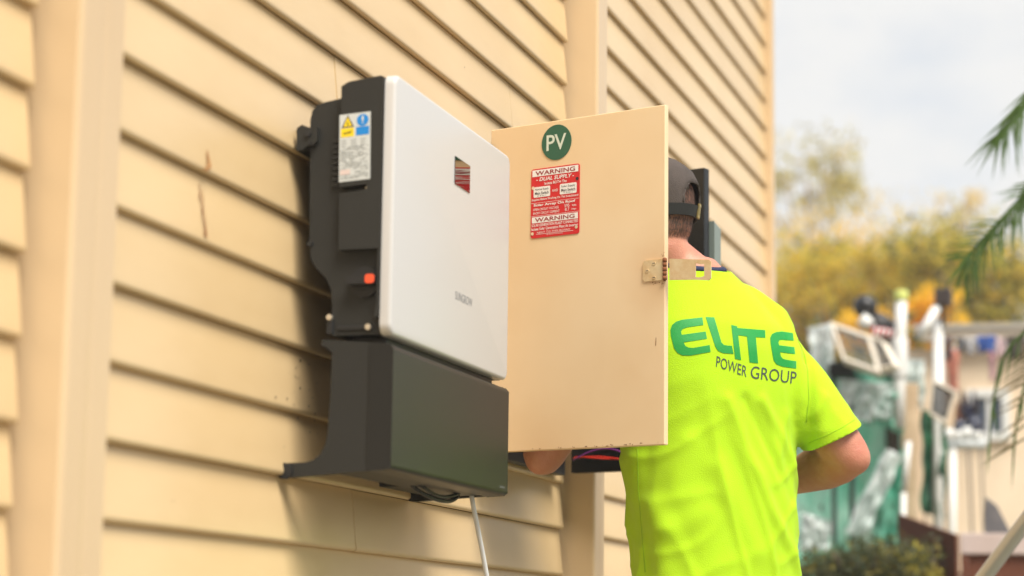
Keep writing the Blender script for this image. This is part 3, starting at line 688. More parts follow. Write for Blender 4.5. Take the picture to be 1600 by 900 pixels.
E2 = [(584, 158), (587, 181), (550, 178), (542, 180), (540, 187), (542, 195), (589, 201), (591, 222), (545, 216), (547, 228), (553, 236), (563, 239), (595, 244), (595, 266), (552, 260), (534, 253), (525, 240), (516, 190), (515, 172), (520, 161), (532, 155), (550, 153)]
sub_project([pc(x) for x in (E1, L1, I1, T1, E2)], 'lettering', M['shirt_green'])
def words_px(txt, x0, y0, x1, y1, h, bold=0.0):
    vs, fs, a = text2d(txt, bold); ang = math.atan2(y1-y0, x1-x0); ln = math.hypot(x1-x0, y1-y0)
    return ([(x0+x*ln*math.cos(ang)+y*h*.08, y0+x*ln*math.sin(ang)-y*h) for x, y in vs], fs)
sub_project([words_px('POWER', 1118.5, 573, 1166, 589.5, 17), words_px('GROUP', 1172, 591, 1243.5, 600.5, 19.5)], 'lettering', M['shirt_ink'])
# armhole seam, sleeve hem stitching and side seam
def seam(px, r):
    fine = []
    for (u0, v0), (u1, v1) in zip(px, px[1:]): fine += [on_shirt(u0+(u1-u0)*k/8, v0+(v1-v0)*k/8, .0001) for k in range(8)]
    fine = [p for p in fine if abs((p-C0).dot(fd)) < .35]
    mb = MB(); mb.tube(fine, r, 6); mb.build('seam', M['seam'], shirt)
seam([(1246, 530), (1257, 555), (1262, 580), (1264, 625), (1259, 665)], .0012)
seam([(1264, 692), (1290, 681), (1316, 668), (1338, 654)], .0007)
seam([(996, 702), (997, 760), (1002, 820), (1009, 905)], .0011)
# collar
mb = MB(); cpts = []
for i in range(41):
    t = 2*PI*i/40; cpts.append(B(nr+.0735*math.cos(t), nf+.070*math.sin(t), 1.4215 + .25*.070*math.sin(t)))
mb.tube(cpts, .0062, 10, flat=1.5); mb.build('collar', M['navy'], shirt)
# trousers and boots (below the picture, but he stands on something)
mb = MB(); mb.loft([ring(.012, 0, z, a, b) for z, a, b in ((.70, .150, .112), (.76, .150, .110), (.86, .148, .108))])
for sx in (-1, 1):
    mb.tube([B(sx*.078+.014, 0, .76), B(sx*.090+.01, .01, .60), B(sx*.098, .015, .40), B(sx*.104, -.01, .2), B(sx*.108, -.02, .03)], [.093, .094, .078, .072, .066], 20, cap='round')
remesh(mb.build('trousers', M['trousers'], man), .008, 6)
for sx in (-1, 1):
    mb = MB(); mb.tube([B(sx*.108, -.045, .012), B(sx*.112, .04, .005), B(sx*.118, .12, -.004), B(sx*.122, .17, -.008)], [.050, .048, .046, .036], 16, cap='round', flat=.9)
    mb.tube([B(sx*.108, -.03, .0), B(sx*.108, -.025, .10)], .05, 16, cap='round'); remesh(mb.build('boot', M['boot'], man), .006, 4)
for sx in (-1, 1):
    mb = MB(); c = Hd(sx*.031, .082, .006); mb.ell(c, .012, .012, .012, 14, 10); mb.build('eye', M['eye'], man)
# hair: thin shell plus short strands
def headpt(th, z, g):
    """point on the head surface at angle th (0 = right, -90 = back) and height z, g metres off it"""
    for h0, h1 in zip(HR, HR[1:]):
        if h0[0] <= z <= h1[0]:
            t = (z-h0[0])/(h1[0]-h0[0]); a = h0[1]+(h1[1]-h0[1])*t; b = h0[2]+(h1[2]-h0[2])*t; y = h0[3]+(h1[3]-h0[3])*t
            return Hd((a+g)*math.cos(th), y+(b+g)*math.sin(th), z)
    return Hd(0, 0, z)
random.seed(21); mb = MB()
for i in range(19000):
    th = -PI/2 + random.uniform(-1.75, 1.75); z = random.uniform(-.085, .075)
    lim = -.062 + .03*abs(th+PI/2)/1.75*random.uniform(.4, 1.2)
    if z < lim + random.expovariate(55): continue
    p = headpt(th, z, -.001); q = headpt(th+random.uniform(-.05, .05), z-.010-random.uniform(0, .004), .003); s_ = (headpt(th+.004, z, -.001)-p)*1.0
    mb.add([p-s_, p+s_, q], [(0, 1, 2)])
hair = mb.build('hair', M['hair'], man); hair['kind'] = 'stuff'
# cap
CAPR = 60; rows = [.004, .016, .028, .04, .052, .064, .076, .088, .098, .106, .112, .1138]
grid = [[headpt(2*PI*i/CAPR, z, .0055 + .004*math.sin(PI*min(1, max(0, (z-.004)/.11)))) + hup2*(.006*(z/.114)) for i in range(CAPR)] for z in rows]
mb = MB(); vs = [p for r in grid for p in r]; fs = []
for k in range(len(rows)-1):
    for i in range(CAPR):
        th = 2*PI*(i+.5)/CAPR; da = abs((th - 1.5*PI + PI) % (2*PI) - PI); zc = (rows[k]+rows[k+1])/2
        if zc > .020 and da < .43 and (da/.43)**2 + ((zc-.02)/.038)**2 < 1: continue
        fs.append((k*CAPR+i, k*CAPR+(i+1) % CAPR, (k+1)*CAPR+(i+1) % CAPR, (k+1)*CAPR+i))
vs.append(Hd(0, -.006, .1225)); b0 = (len(rows)-1)*CAPR
for i in range(CAPR): fs.append((b0+i, b0+(i+1) % CAPR, len(vs)-1))
mb.add(vs, fs, 0, True); cap = mb.build('cap', M['cap'], man)
sdm = cap.modifiers.new('s', 'SOLIDIFY'); sdm.thickness = .0022; sdm.offset = 1
mb = MB(); ar = []
for i in range(17):
    t = PI*i/16; ar.append(headpt(1.5*PI+.46*math.cos(t), .016+.044*math.sin(t), .0088)+hup2*.002)
mb.tube(ar, .0022, 8); mb.build('opening_trim', M['cap'], cap)
mb = MB(); vs = []
for i in range(41):
    th = 1.5*PI - 1.15 + 2.3*i/40
    for z, g in ((-.003, .0045), (.016, .0062)): vs += [headpt(th, z, g), headpt(th, z, g+.0028)]
mb.add(vs, [f for i in range(40) for f in ((4*i, 4*i+4, 4*i+6, 4*i+2), (4*i+1, 4*i+3, 4*i+7, 4*i+5), (4*i+2, 4*i+6, 4*i+7, 4*i+3), (4*i, 4*i+1, 4*i+5, 4*i+4))], 0, False); mb.build('strap', M['strap'], cap)
mb = MB(); thb = 1.5*PI+.15
for a0, a1 in ((-.085, -.055), (.055, .085), (-.015, .015)):
    mb.add([headpt(thb+a, z, g) for a in (a0, a1) for z in (-.004, .021) for g in (.0086, .0115)], [(0,1,3,2),(4,6,7,5),(0,4,5,1),(2,3,7,6),(0,2,6,4),(1,5,7,3)])
for z0, z1 in ((-.004, .001), (.016, .021)):
    mb.add([headpt(thb+a, z, g) for a in (-.085, .085) for z in (z0, z1) for g in (.0086, .0112)], [(0,1,3,2),(4,6,7,5),(0,4,5,1),(2,3,7,6),(0,2,6,4),(1,5,7,3)])
mb.build('buckle', M['brass'], cap)
mb = MB(); vs = []
for i in range(21):
    t = -1 + 2*i/20
    for ext in (0, 1):
        x = .072*t; y = .078*math.sqrt(max(0, 1-(t*.92)**2))*1.12 + ext*.075*(1-.55*t*t); z = .016 - .02*t*t - ext*.012
        vs += [Hd(x, y, z), Hd(x, y, z+.003)]
mb.add(vs, [f for i in range(20) for f in ((4*i, 4*i+4, 4*i+6, 4*i+2), (4*i+1, 4*i+3, 4*i+7, 4*i+5), (4*i+2, 4*i+6, 4*i+7, 4*i+3))], 0, True); mb.build('brim', M['cap'], cap)

# ------------------------------------------------------------------ background: the neighbour's yard
def leafmat(n, c, c2): return mat(n, c, .55, col2=c2, vscale=2.5, transl=.6)
LM = {'olive': leafmat('olive_leaf', (.27, .23, .05), (.46, .36, .07)), 'yellow': leafmat('yellow_leaf', (.90, .60, .05), (.76, .55, .07)),
      'lime': leafmat('lime_leaf', (.66, .55, .07), (.50, .44, .07)), 'dark': leafmat('dark_leaf', (.06, .07, .025), (.11, .12, .035)),
      'peach': leafmat('peach_leaf', (.84, .68, .40), (.80, .62, .28)), 'frond': leafmat('palm_leaflet', (.075, .17, .035), (.13, .22, .05)),
      'dry': leafmat('dry_leaflet', (.26, .19, .09), (.15, .14, .055)), 'gold': leafmat('gold_leaf', (.92, .56, .01), (.88, .60, .03))}
bark = mat('bark', (.10, .075, .05), .9, col2=(.06, .045, .03), vscale=12, bump=.6, bscale=40)
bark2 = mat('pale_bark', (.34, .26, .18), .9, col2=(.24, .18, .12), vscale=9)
def leaves(mb, c, rx, ry, rz, n, size, nm, clumps=14, dens=.33):
    cl = []
    for _ in range(clumps):
        a = random.uniform(0, 2*PI); h = random.uniform(-1, 1); q = math.sqrt(max(0, 1-h*h)); k = random.uniform(.35, .95)
        cl.append((Vector((rx*q*math.cos(a)*k, ry*q*math.sin(a)*k, rz*h*k)), random.uniform(.6, 1.2)))
    for i in range(n):
        o, s = random.choice(cl); g = Vector([max(-1.5, min(1.5, random.gauss(0, 1)))*q_*dens*s*.6 for q_ in (rx, ry, rz)])
        p = c+o+g; nn = (Vector((random.gauss(0, 1), random.gauss(0, 1), random.gauss(0, 1))).normalized()+tosun*.95).normalized(); d = Matrix.Rotation(random.uniform(0, 6.28), 3, nn) @ nn.orthogonal().normalized(); e = nn.cross(d); l_ = size*random.uniform(.6, 1.3); w = l_*.42
        mb.add([p, p+d*l_*.5+e*w*.5, p+d*l_, p+d*l_*.5-e*w*.5], [(0, 1, 2, 3)], random.choices(range(len(nm)), [3, 2, 1][:len(nm)])[0])
def tree(u, v, t, rx, rz, cols, n, size, label, cat='tree', group=None, name='tree', clumps=14, trunk=True, dens=.33):
    c = P(u, v, t); root = empty(name, (c.x, c.y, GZ), label, cat, group)
    mb = MB()
    tr = max(.05, rx*.07)
    mb.tube([Vector((c.x, c.y, GZ)), Vector((c.x+rx*.05, c.y, GZ+(c.z-GZ)*.5)), c], [tr, tr*.75, tr*.35], 10)
    for i in range(7):
        a = 2*PI*i/7+random.uniform(-.3, .3); z0 = GZ+(c.z-GZ)*random.uniform(.55, .95); b0 = Vector((c.x, c.y, z0))
        e = c+Vector((rx*.7*math.cos(a), rx*.7*math.sin(a), rz*random.uniform(-.2, .7)))
        mb.tube([b0, b0.lerp(e, .5)+Vector((0, 0, -.05*rx)), e], [tr*.4, tr*.28, tr*.1], 7)
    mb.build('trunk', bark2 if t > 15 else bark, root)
    if t > 15: n, size = int(n*2.4), size*.62
    mb = MB(); leaves(mb, c, rx, rx, rz, n, size, cols, clumps, dens); mb.build('crown', [LM[k] for k in cols], root)
    return root
random.seed(31)
tree(1262, 285, 27, .95, .62, ['olive', 'lime', 'peach'], 800, .15, 'olive tree with its crown just right of the house corner', group='trees beyond the yard', clumps=16)
tree(1285, 400, 24, 1.25, .85, ['peach', 'yellow', 'gold'], 800, .16, 'pale peach-leaved tree below the olive crown by the house corner', group='trees beyond the yard', clumps=18)
tree(1385, 390, 26, .95, .8, ['peach', 'peach', 'yellow'], 260, .14, 'thin nearly bare tree with sparse pale leaves against the sky', group='trees beyond the yard', clumps=12)
tree(1255, 490, 20, 1.1, .62, ['lime', 'yellow', 'dark'], 2400, .14, 'yellow-green tree right above the shoulder of the hi-vis shirt', group='trees beyond the yard', clumps=20)
tree(1345, 468, 19, .78, .46, ['lime', 'yellow', 'olive'], 2200, .12, 'yellow tree behind the black ball ornament', group='trees beyond the yard', clumps=18)
tree(1425, 508, 17, .58, .29, ['gold', 'gold', 'yellow'], 2400, .11, 'bright golden bush behind the two white pipes', 'bush', name='bush', clumps=14)
tree(1440, 440, 22, .85, .5, ['lime', 'olive', 'lime'], 1900, .13, 'lime green tree behind the white pipes', group='trees beyond the yard', clumps=16)
tree(1545, 452, 19, 1.05, .60, ['lime', 'dark', 'yellow'], 2800, .13, 'dense olive tree behind the long beam at the right', group='trees beyond the yard', clumps=20)
tree(1610, 430, 23, 1.3, .75, ['lime', 'olive', 'peach'], 1100, .15, 'loose pale tree behind the palm fronds', group='trees beyond the yard', clumps=18)
tree(1508, 308, 30, .38, .30, ['peach', 'yellow'], 60, .16, 'slim treetop standing clear above the other crowns', group='trees beyond the yard', clumps=5)
tree(1330, 735, 14.5, 1.3, .72, ['dark', 'dark', 'olive'], 5200, .12, 'dark shrub filling the space behind the green netting', 'shrub', name='shrub', clumps=30, dens=.5)
tree(1345, 905, 8.3, .34, .16, ['dark', 'dark', 'olive'], 5200, .035, 'low dark hedge bush in front of the green netting', 'shrub', name='hedge_bush', clumps=40, dens=.45)
tree(1425, 900, 8.2, .12, .11, ['lime', 'olive'], 1100, .035, 'small lime green bush beside the brown metal sheet', 'shrub', name='hedge_bush', clumps=14, dens=.5)

white = mat('white_pvc', (.80, .79, .76), .4, col2=(.70, .69, .64), vscale=6)
def px_tube(mb, pts, r, mi=0, n=14): mb.tube([P(*p) for p in pts], r, n, mi)
T = 10.0
# neighbour's shed
ce = lambda u, v: P(u, v, 11.5)
sh = empty('shed', tuple(Vector((ce(1560, 900).x, ce(1560, 900).y, GZ))), 'pale tan shed with a blue window and a long timber beam under the eave', 'shed')
s0, s1 = ce(1415, 700), ce(1760, 700); ax = Vector((s1.x-s0.x, s1.y-s0.y, 0)); SLn = ax.length; ax.normalize(); nb = Vector((-ax.y, ax.x, 0))
if nb.dot(CF) > 0: nb = -nb     # nb faces the camera
def Sx(u, v):  # pixel -> (a along the shed front, z)
    d = P(u, v, 1)-CAM; o = s0; k = (o-CAM).dot(nb)/d.dot(nb); q = CAM+d*k; return (q-s0).dot(ax), q.z
def Sp(a, z, off=0.0): return Vector((s0.x, s0.y, 0))+ax*a+nb*off+Vector((0, 0, z))
def sbox(mb, a0, a1, z0, z1, o0, o1, mi=0): mb.box(a0, a1, o0, o1, z0, z1, mi, fr=lambda p: Sp(p.x, p.z, p.y))
shz = Sx(1500, 545)[1]
wm = mat('tan_render', (.84, .67, .48), .85, col2=(.76, .59, .41), vscale=3.5, bump=.3, bscale=30)
wa0, wz0 = Sx(1512, 690); wa1, wz1 = Sx(1578, 608)
mb = MB(); sbox(mb, 0, wa0, GZ, shz, -2.5, 0); sbox(mb, wa1, SLn+1.5, GZ, shz, -2.5, 0); sbox(mb, wa0, wa1, GZ, wz0, -2.5, 0); sbox(mb, wa0, wa1, wz1, shz, -2.5, 0); sbox(mb, wa0, wa1, wz0, wz1, -2.5, -.15)
mb.build('wall', wm, sh)
k = 0
while k*.16 < SLn+.4:      # vertical cover battens on the front
    a = .05+k*.16; k += 1
    if wa0-.04 < a < wa1+.02: continue
    mb = MB(); sbox(mb, a, a+.022, GZ, shz-.012, .001, .014); mb.build('batten', wm, sh)
mb = MB(); f_ = .045
sbox(mb, wa0, wa0+f_, wz0, wz1, -.08, .03); sbox(mb, wa1-f_, wa1, wz0, wz1, -.08, .03); sbox(mb, wa0+f_, wa1-f_, wz1-f_, wz1, -.08, .03); sbox(mb, wa0+f_, wa1-f_, wz0, wz0+f_, -.08, .03); sbox(mb, (wa0+wa1)/2-.012, (wa0+wa1)/2+.012, wz0+f_, wz1-f_, -.07, .02)
wn = mb.build('window', white, sh, .003)
mb = MB(); sbox(mb, wa0+f_, wa1-f_, wz0+f_, wz1-f_, -.06, -.052); mb.build('pane', mat('blue_pane', (.10, .17, .32), .15, col2=(.22, .25, .32), vscale=9), wn)
bz0, bz1 = Sx(1520, 534)[1], Sx(1520, 519)[1]
mb = MB(); sbox(mb, .10, SLn+1.5, bz0, bz1, .0, .10); mb.build('beam', mat('weathered_timber', (.50, .42, .32), .8, col2=(.38, .31, .23), vscale=10), sh, .006)
mb = MB(); mb.prism([(.11, bz1+.004), (-2.7, bz1+.35), (-2.7, bz1+.40), (.11, bz1+.03)], lambda p: Sp(.05, p[1], p[0]), lambda p: Sp(SLn+1.6, p[1], p[0])); mb.build('roof', mat('shed_roof', (.45, .40, .33), .6), sh)
# clothes on the line under the beam
mb = MB(); zl = Sx(1500, 543)[1]; mb.tube([Sp(.12+2.2*i/20, zl-.02*math.sin(PI*i/20), .30) for i in range(21)], .004, 6)
tag(mb.build('clothesline', M['label_white']), 'thin line strung under the timber beam with clothes on it', 'clothesline')
def garment(u0, u1, v0, v1, col, label, off, name='garment', sl=True):
    a0, z1 = Sx(u0, v0); a1, z0 = Sx(u1, v1); mb = MB(); nx, nz = 14, 10; vs = []
    ph = random.uniform(0, 6)
    for j in range(nz+1):
        for i in range(nx+1):
            x = i/nx; z = j/nz; wdt = .82+.18*(1 if z < .35 and sl else 0)*1.0 if sl else 1-.12*z
            vs.append(Sp(a0+(a1-a0)*(.5+(x-.5)*wdt), z1+(z0-z1)*z*(1+.05*math.sin(ph+5*x)), off+.018*math.sin(ph+9*x+1.5*z)*(.3+z)))
    mb.add(vs, [(j*(nx+1)+i, j*(nx+1)+i+1, (j+1)*(nx+1)+i+1, (j+1)*(nx+1)+i) for j in range(nz) for i in range(nx)], 0, True)
    o = mb.build(name, mat('cloth', tuple(min(.9, c*1.15) for c in col), .9, col2=tuple(c*.7 for c in col), vscale=14)); so_ = o.modifiers.new('s', 'SOLIDIFY'); so_.thickness = .004
    return tag(o, label, 'clothing', 'clothes on the line')
garment(1478, 1492, 538, 575, (.10, .05, .05), 'short dark maroon cloth at the left end of the line', .30)
garment(1480, 1501, 555, 622, (.62, .24, .17), 'long salmon cloth hanging at the left end of the line', .22)
garment(1497, 1509, 540, 562, (.07, .07, .08), 'small black cloth pegged beside the salmon one', .31)
garment(1508, 1528, 540, 566, (.45, .43, .43), 'light grey cloth on the line left of the blue one', .30)
garment(1528, 1558, 538, 562, (.035, .09, .32), 'royal blue cloth on the line under the beam', .31)
garment(1557, 1573, 541, 568, (.62, .45, .46), 'pale pink cloth right of the royal blue one', .30)
garment(1546, 1556, 556, 604, (.70, .38, .46), 'narrow rose strip of cloth hanging above the window', .24)
garment(1572, 1604, 537, 574, (.08, .065, .05), 'dark brown cloth at the right end of the line', .31)
# white pipes, box, posts
mb = MB(); px_tube(mb, [(1405, 668, 9.6), (1405, 600, 9.6), (1407, 520, 9.6), (1408, 470, 9.6)], .026)
pp_ = empty('vent_pipe', P(1405, 668, 9.6), 'upright white pipe with a lime cap beside the tilted louvre frames', 'pipe'); mb.build('pipe', white, pp_)
mb = MB(); px_tube(mb, [(1408, 470, 9.6), (1408, 454, 9.6)], [.032, .031]); mb.build('pipe_cap', mat('lime_cap', (.62, .66, .18), .6), pp_, .004)
mb = MB(); px_tube(mb, [(1405, 590, 9.6), (1406, 530, 9.6)], .035); mb.build('coupling', white, pp_, .003)
dp_ = empty('lamp_post', P(1468, 830, 9.9), 'white post with a slanting arm and a dark box lamp on top', 'lamp post')
mb = MB(); px_tube(mb, [(1466, 930, 9.9), (1466, 700, 9.9), (1466, 498, 9.9)], .024); mb.build('post', white, dp_)
mb = MB(); px_tube(mb, [(1434, 528, 9.8), (1450, 504, 9.8), (1464, 481, 9.85)], .021); mb.build('arm', white, dp_)
c = P(1474, 464, 9.85); mb = MB(); mb.box(c.x-.03, c.x+.05, c.y-.038, c.y+.038, c.z-.040, c.z+.038); mb.build('lamp_box', mat('dark_brown_metal', (.045, .03, .025), .5), dp_, .008)
mb = MB(); px_tube(mb, [(1474, 478, 9.87), (1471, 530, 9.9)], .008); mb.build('stem', M['charcoal'], dp_)
# black ball ornament
bo = empty('garden_ornament', P(1378, 520, 9.7), 'black ball on a leaning dark cone with a white bib and a red band', 'ornament')
c = P(1352, 479, 9.7); mb = MB(); mb.ell(c, .054, .054, .054, 24, 14); mb.build('ball', mat('black_rubber', (.018, .017, .018), .35), bo)
mb = MB(); px_tube(mb, [(1360, 494, 9.72), (1372, 504, 9.72), (1386, 522, 9.72)], [.035, .050, .066]); mb.build('cone', mat('dark_grey_rubber', (.05, .045, .045), .5), bo)
mb = MB(); px_tube(mb, [(1345, 497, 9.66), (1352, 503, 9.66), (1359, 511, 9.66)], [.030, .033, .030]); mb.build('bib', white, bo)
mb = MB()
for i in range(9):
    px_tube(mb, [(1362+4.2*i, 517+.6*i, 9.62), (1366+4.2*i, 518+.6*i, 9.62)], .020, i % 2, 8)
mb.build('band', [mat('red_cloth', (.50, .02, .03), .8), M['white_print']], bo)
mb = MB(); px_tube(mb, [(1386, 522, 9.72), (1394, 560, 9.72), (1395, 960, 9.72)], [.045, .03, .028]); mb.build('post', bark, bo)
# tilted louvre frames
def lframe(c4, t, nsl, label, dark):
    p = [P(u, v, t+dt) for u, v, dt in c4]; root = empty('louvre_frame', tuple(p[3]), label, 'window frame', 'old louvre frames stacked in the yard')
    n = (p[1]-p[0]).cross(p[3]-p[0]).normalized()
    def F(x, y, o=0.0): return p[0].lerp(p[1], x).lerp(p[3].lerp(p[2], x), y)+n*o
    w = .10; 
    for x0, x1, y0, y1 in ((0, w, 0, 1), (1-w, 1, 0, 1), (w, 1-w, 0, w), (w, 1-w, 1-w, 1)):
        mb = MB(); vs = [F(x, y, o) for x in (x0, x1) for y in (y0, y1) for o in (-.02, .02)]
        mb.add(vs, [(0,1,3,2),(4,6,7,5),(0,4,5,1),(2,3,7,6),(0,2,6,4),(1,5,7,3)]); mb.build('frame', mat('cream_paint', (.74, .66, .54), .5), root, .003)
    sm2 = mat('grey_slat', dark, .4)
    for i in range(nsl):
        y0 = w+(1-2*w)*i/nsl; y1 = w+(1-2*w)*(i+.97)/nsl; mb = MB()
        vs = [F(x, y, o) for x in (w, 1-w) for y, o in ((y0, .010), (y1, -.012), (y0, .006), (y1, -.016))]
        mb.add(vs, [(0, 1, 5, 4), (2, 6, 7, 3), (0, 4, 6, 2), (1, 3, 7, 5), (0, 2, 3, 1), (4, 5, 7, 6)]); mb.build('louvre_slat', sm2, root)
lframe([(1297, 506, .1), (1360, 528, 0), (1378, 588, -.15), (1318, 566, -.05)], 9.5, 8, 'larger louvre frame tilted back with pale grey slats', (.50, .51, .53))
lframe([(1364, 524, .1), (1383, 536, 0), (1403, 574, -.15), (1378, 582, -.05)], 9.5, 6, 'small louvre frame leaning against the upright white pipe', (.46, .44, .41))
lframe([(1456, 592, .0), (1496, 612, 0), (1478, 664, 0), (1452, 648, 0)], 9.7, 7, 'dark slatted louvre frame hanging beside the dark green tarp', (.06, .055, .055))
# support table of the frames: dark crate below them
c = P(1322, 582, 9.75); mb = MB(); mb.box(c.x-.16, c.x+.12, c.y-.055, c.y+.055, c.z-.03, c.z+.03); mb.box(c.x-.15, c.x-.12, c.y-.05, c.y-.03, GZ, c.z-.031); mb.box(c.x+.08, c.x+.11, c.y+.03, c.y+.05, GZ, c.z-.031); mb.box(c.x-.15, c.x-.12, c.y+.03, c.y+.05, GZ, c.z-.031); mb.box(c.x+.08, c.x+.11, c.y-.05, c.y-.03, GZ, c.z-.031)
tag(mb.build('crate_stand', M['charcoal'], bevel=.01), 'dark stand under the larger tilted louvre frame', 'stand')
# green netting and plastic sheets
def drape(name, pts, t, nx, nz, amp, mm, label, cat, dt=0.0, freq=9.0, hole=0.0, seed=1):
    (u0, v0), (u1, v1), (u2, v2), (u3, v3) = pts; mb = MB(); vs = []; random.seed(seed); ph = random.uniform(0, 6)
    for j in range(nz+1):
        for i in range(nx+1):
            x, y = i/nx, j/nz; u = (u0+(u1-u0)*x)*(1-y)+(u3+(u2-u3)*x)*y; v = (v0+(v1-v0)*x)*(1-y)+(v3+(v2-v3)*x)*y
            w = amp*(math.sin(freq*x+ph+2*y)+.5*math.sin(2.3*freq*x+5*y)+1.6*noise.noise(Vector((x*5+seed, y*5, 0)))+.8*noise.noise(Vector((x*14, y*14+seed, 3))))
            uu = u+6*noise.noise(Vector((seed, y*4, 1)))*(1 if x > .9 or x < .1 else 0)
            vs.append(P(uu, v, t+dt*x+w))
    fs = [(j*(nx+1)+i, j*(nx+1)+i+1, (j+1)*(nx+1)+i+1, (j+1)*(nx+1)+i) for j in range(nz) for i in range(nx)]
    fs = [f for f in fs if random.random() >= hole]
    mb.add(vs, fs, 0, True); return tag(mb.build(name, mm), label, cat)
netm = mat('green_netting', (.20, .68, .48), .7, col2=(.62, .84, .73), vscale=4, transl=.4)
net2 = mat('dark_green_netting', (.06, .38, .25), .7, col2=(.30, .62, .48), vscale=6, transl=.3)
shm = mat('milky_plastic', (.90, .92, .90), .4, col2=(.74, .84, .80), vscale=7, transl=.4)
drape('green_netting', [(1215, 560), (1412, 592), (1408, 985), (1215, 985)], 9.75, 50, 40, .035, netm, 'mint green netting hung behind the worker and the bushes', 'netting', hole=.03, seed=4)
drape('green_netting', [(1330, 570), (1412, 600), (1410, 680), (1370, 660)], 9.62, 24, 16, .025, net2, 'darker green strip of netting below the louvre frames', 'netting', seed=9)
drape('green_netting', [(1372, 745), (1412, 700), (1408, 850), (1362, 850)], 9.60, 24, 24, .02, net2, 'teal strip of netting left of the tan post', 'netting', seed=14)
drape('plastic_sheet', [(1262, 512), (1300, 505), (1306, 590), (1270, 600)], 9.68, 20, 20, .03, shm, 'white plastic bundle behind the shoulder of the hi-vis shirt', 'plastic sheet', seed=5)
drape('plastic_sheet', [(1312, 592), (1398, 600), (1390, 655), (1310, 660)], 9.55, 30, 16, .03, shm, 'crumpled white plastic lying below the louvre frames', 'plastic sheet', seed=6)
drape('plastic_sheet', [(1385, 700), (1412, 712), (1352, 838), (1318, 832)], 9.50, 24, 30, .025, shm, 'white plastic sheet hanging diagonally over the green netting', 'plastic sheet', seed=7)
drape('plastic_sheet', [(1252, 800), (1300, 815), (1295, 860), (1250, 862)], 9.50, 20, 14, .03, shm, 'white plastic scrap low on the netting beside the yellow shirt', 'plastic sheet', seed=8)
drape('plastic_sheet', [(1414, 560), (1446, 562), (1444, 640), (1416, 632)], 9.75, 20, 24, .03, shm, 'white plastic film between the pipe and the lamp post', 'plastic sheet', seed=10)
drape('tarp', [(1440, 640), (1480, 648), (1478, 812), (1440, 800)], 9.9, 24, 30, .02, mat('bottle_green_tarp', (.010, .050, .028), .6, col2=(.02, .17, .06), vscale=4), 'dark bottle green tarp hanging right of the tan post', 'tarp', seed=11)
mb = MB(); tp = [P(1421, 970, 9.69), P(1422, 800, 9.69), P(1423, 600, 9.69)]; mb.tube(tp, .046, 4, ref=(1, 1, 0))
tag(mb.build('timber_post', mat('tan_timber', (.56, .42, .27), .8, col2=(.42, .30, .18), vscale=9), bevel=.004), 'tan square timber post between the netting and the green tarp', 'post')
mb = MB(); px_tube(mb, [(1412, 770, 9.4), (1420, 690, 9.4)], .012); px_tube(mb, [(1409, 960, 9.4), (1412, 770, 9.4)], .012); tag(mb.build('white_stake', white), 'thin white stake at the right edge of the netting', 'stake')
# shelf with white pots
wsz = P(1510, 694, 10.6); shf = empty('wall_shelf', tuple(wsz), 'grey shelf on a white post in front of the tan shed', 'shelf')
mb = MB(); px_tube(mb, [(1474, 694, 10.6), (1542, 694, 10.6)], .026, n=4); mb.build('shelf_board', M['label_white'], shf)
mb = MB(); px_tube(mb, [(1489, 696, 10.6), (1489, 980, 10.6)], .016); mb.build('post', white, shf)
for i, u in enumerate((1482, 1497, 1511, 1526)):
    mb = MB(); h = (.055, .045, .062, .04)[i]; q = P(u, 688, 10.6); mb.tube([q, q+Vector((0, 0, h*.5)), q+Vector((0, 0, h))], [.017, .021, .023], 14)
    tag(mb.build('white_pot', white), ('first white pot from the left on the grey shelf, medium height', 'low second white pot from the left on the grey shelf', 'tallest white pot on the grey shelf, third along', 'lowest white pot at the right end of the grey shelf')[i], 'pot', 'white pots on the shelf')
for u, v, r, n_ in ((1500, 655, .030, 0), (1522, 650, .036, 1)):
    mb = MB(); q = P(u, v, 10.75); mb.tube([P(u, 686, 10.75), P(u, v+10, 10.75), q], [r, r*1.1, r*.5], 12); tag(mb.build('dark_bottle', mat('dark_glass', (.03, .035, .06), .2)), ('slim dark bottle standing behind the white pots', 'stout dark bottle standing behind the white pots')[n_], 'bottle')
for u0, v0, u1, v1, r, lb in ((1519, 835, 1513, 702, .006, 'dark stake leaning on the shed below the white pots'), (1538, 836, 1531, 660, .005, 'tall dark stake leaning on the shed just left of the wedge block'), (1456, 640, 1461, 560, .006, 'dark stake standing behind the dark slatted louvre frame')):
    mb = MB(); a_ = P(u0, v0, 11.1); b_ = P(u1, v1, 11.25); d_ = (b_-a_).normalized(); mb.tube([a_-d_*((a_.z-GZ)/d_.z), b_], r, 8)
    tag(mb.build('garden_stake', M['cap']), lb, 'stake', 'stakes leaning on the shed')
for k, (u, v, dv, col) in enumerate(((1503, 624, 40, 'ink'), (1513, 632, 30, 'navy'), (1522, 622, 26, 'ink'), (1496, 640, 24, 'rust'))):
    mb = MB(); mb.tube([P(u, v-14, 11.35), P(u, v, 11.35), P(u+2, v+dv*.6, 11.33), P(u-1, v+dv, 11.35)], [.003, .012, .022, .012], 10)
    tag(mb.build('hanging_pouch', M[col]), ('long black pouch hanging on the shed above the shelf', 'navy pouch hanging between the two black ones above the shelf', 'short black pouch hanging nearest the blue window', 'rust brown pouch hanging nearest the salmon cloth')[k], 'pouch', 'pouches hanging on the shed')
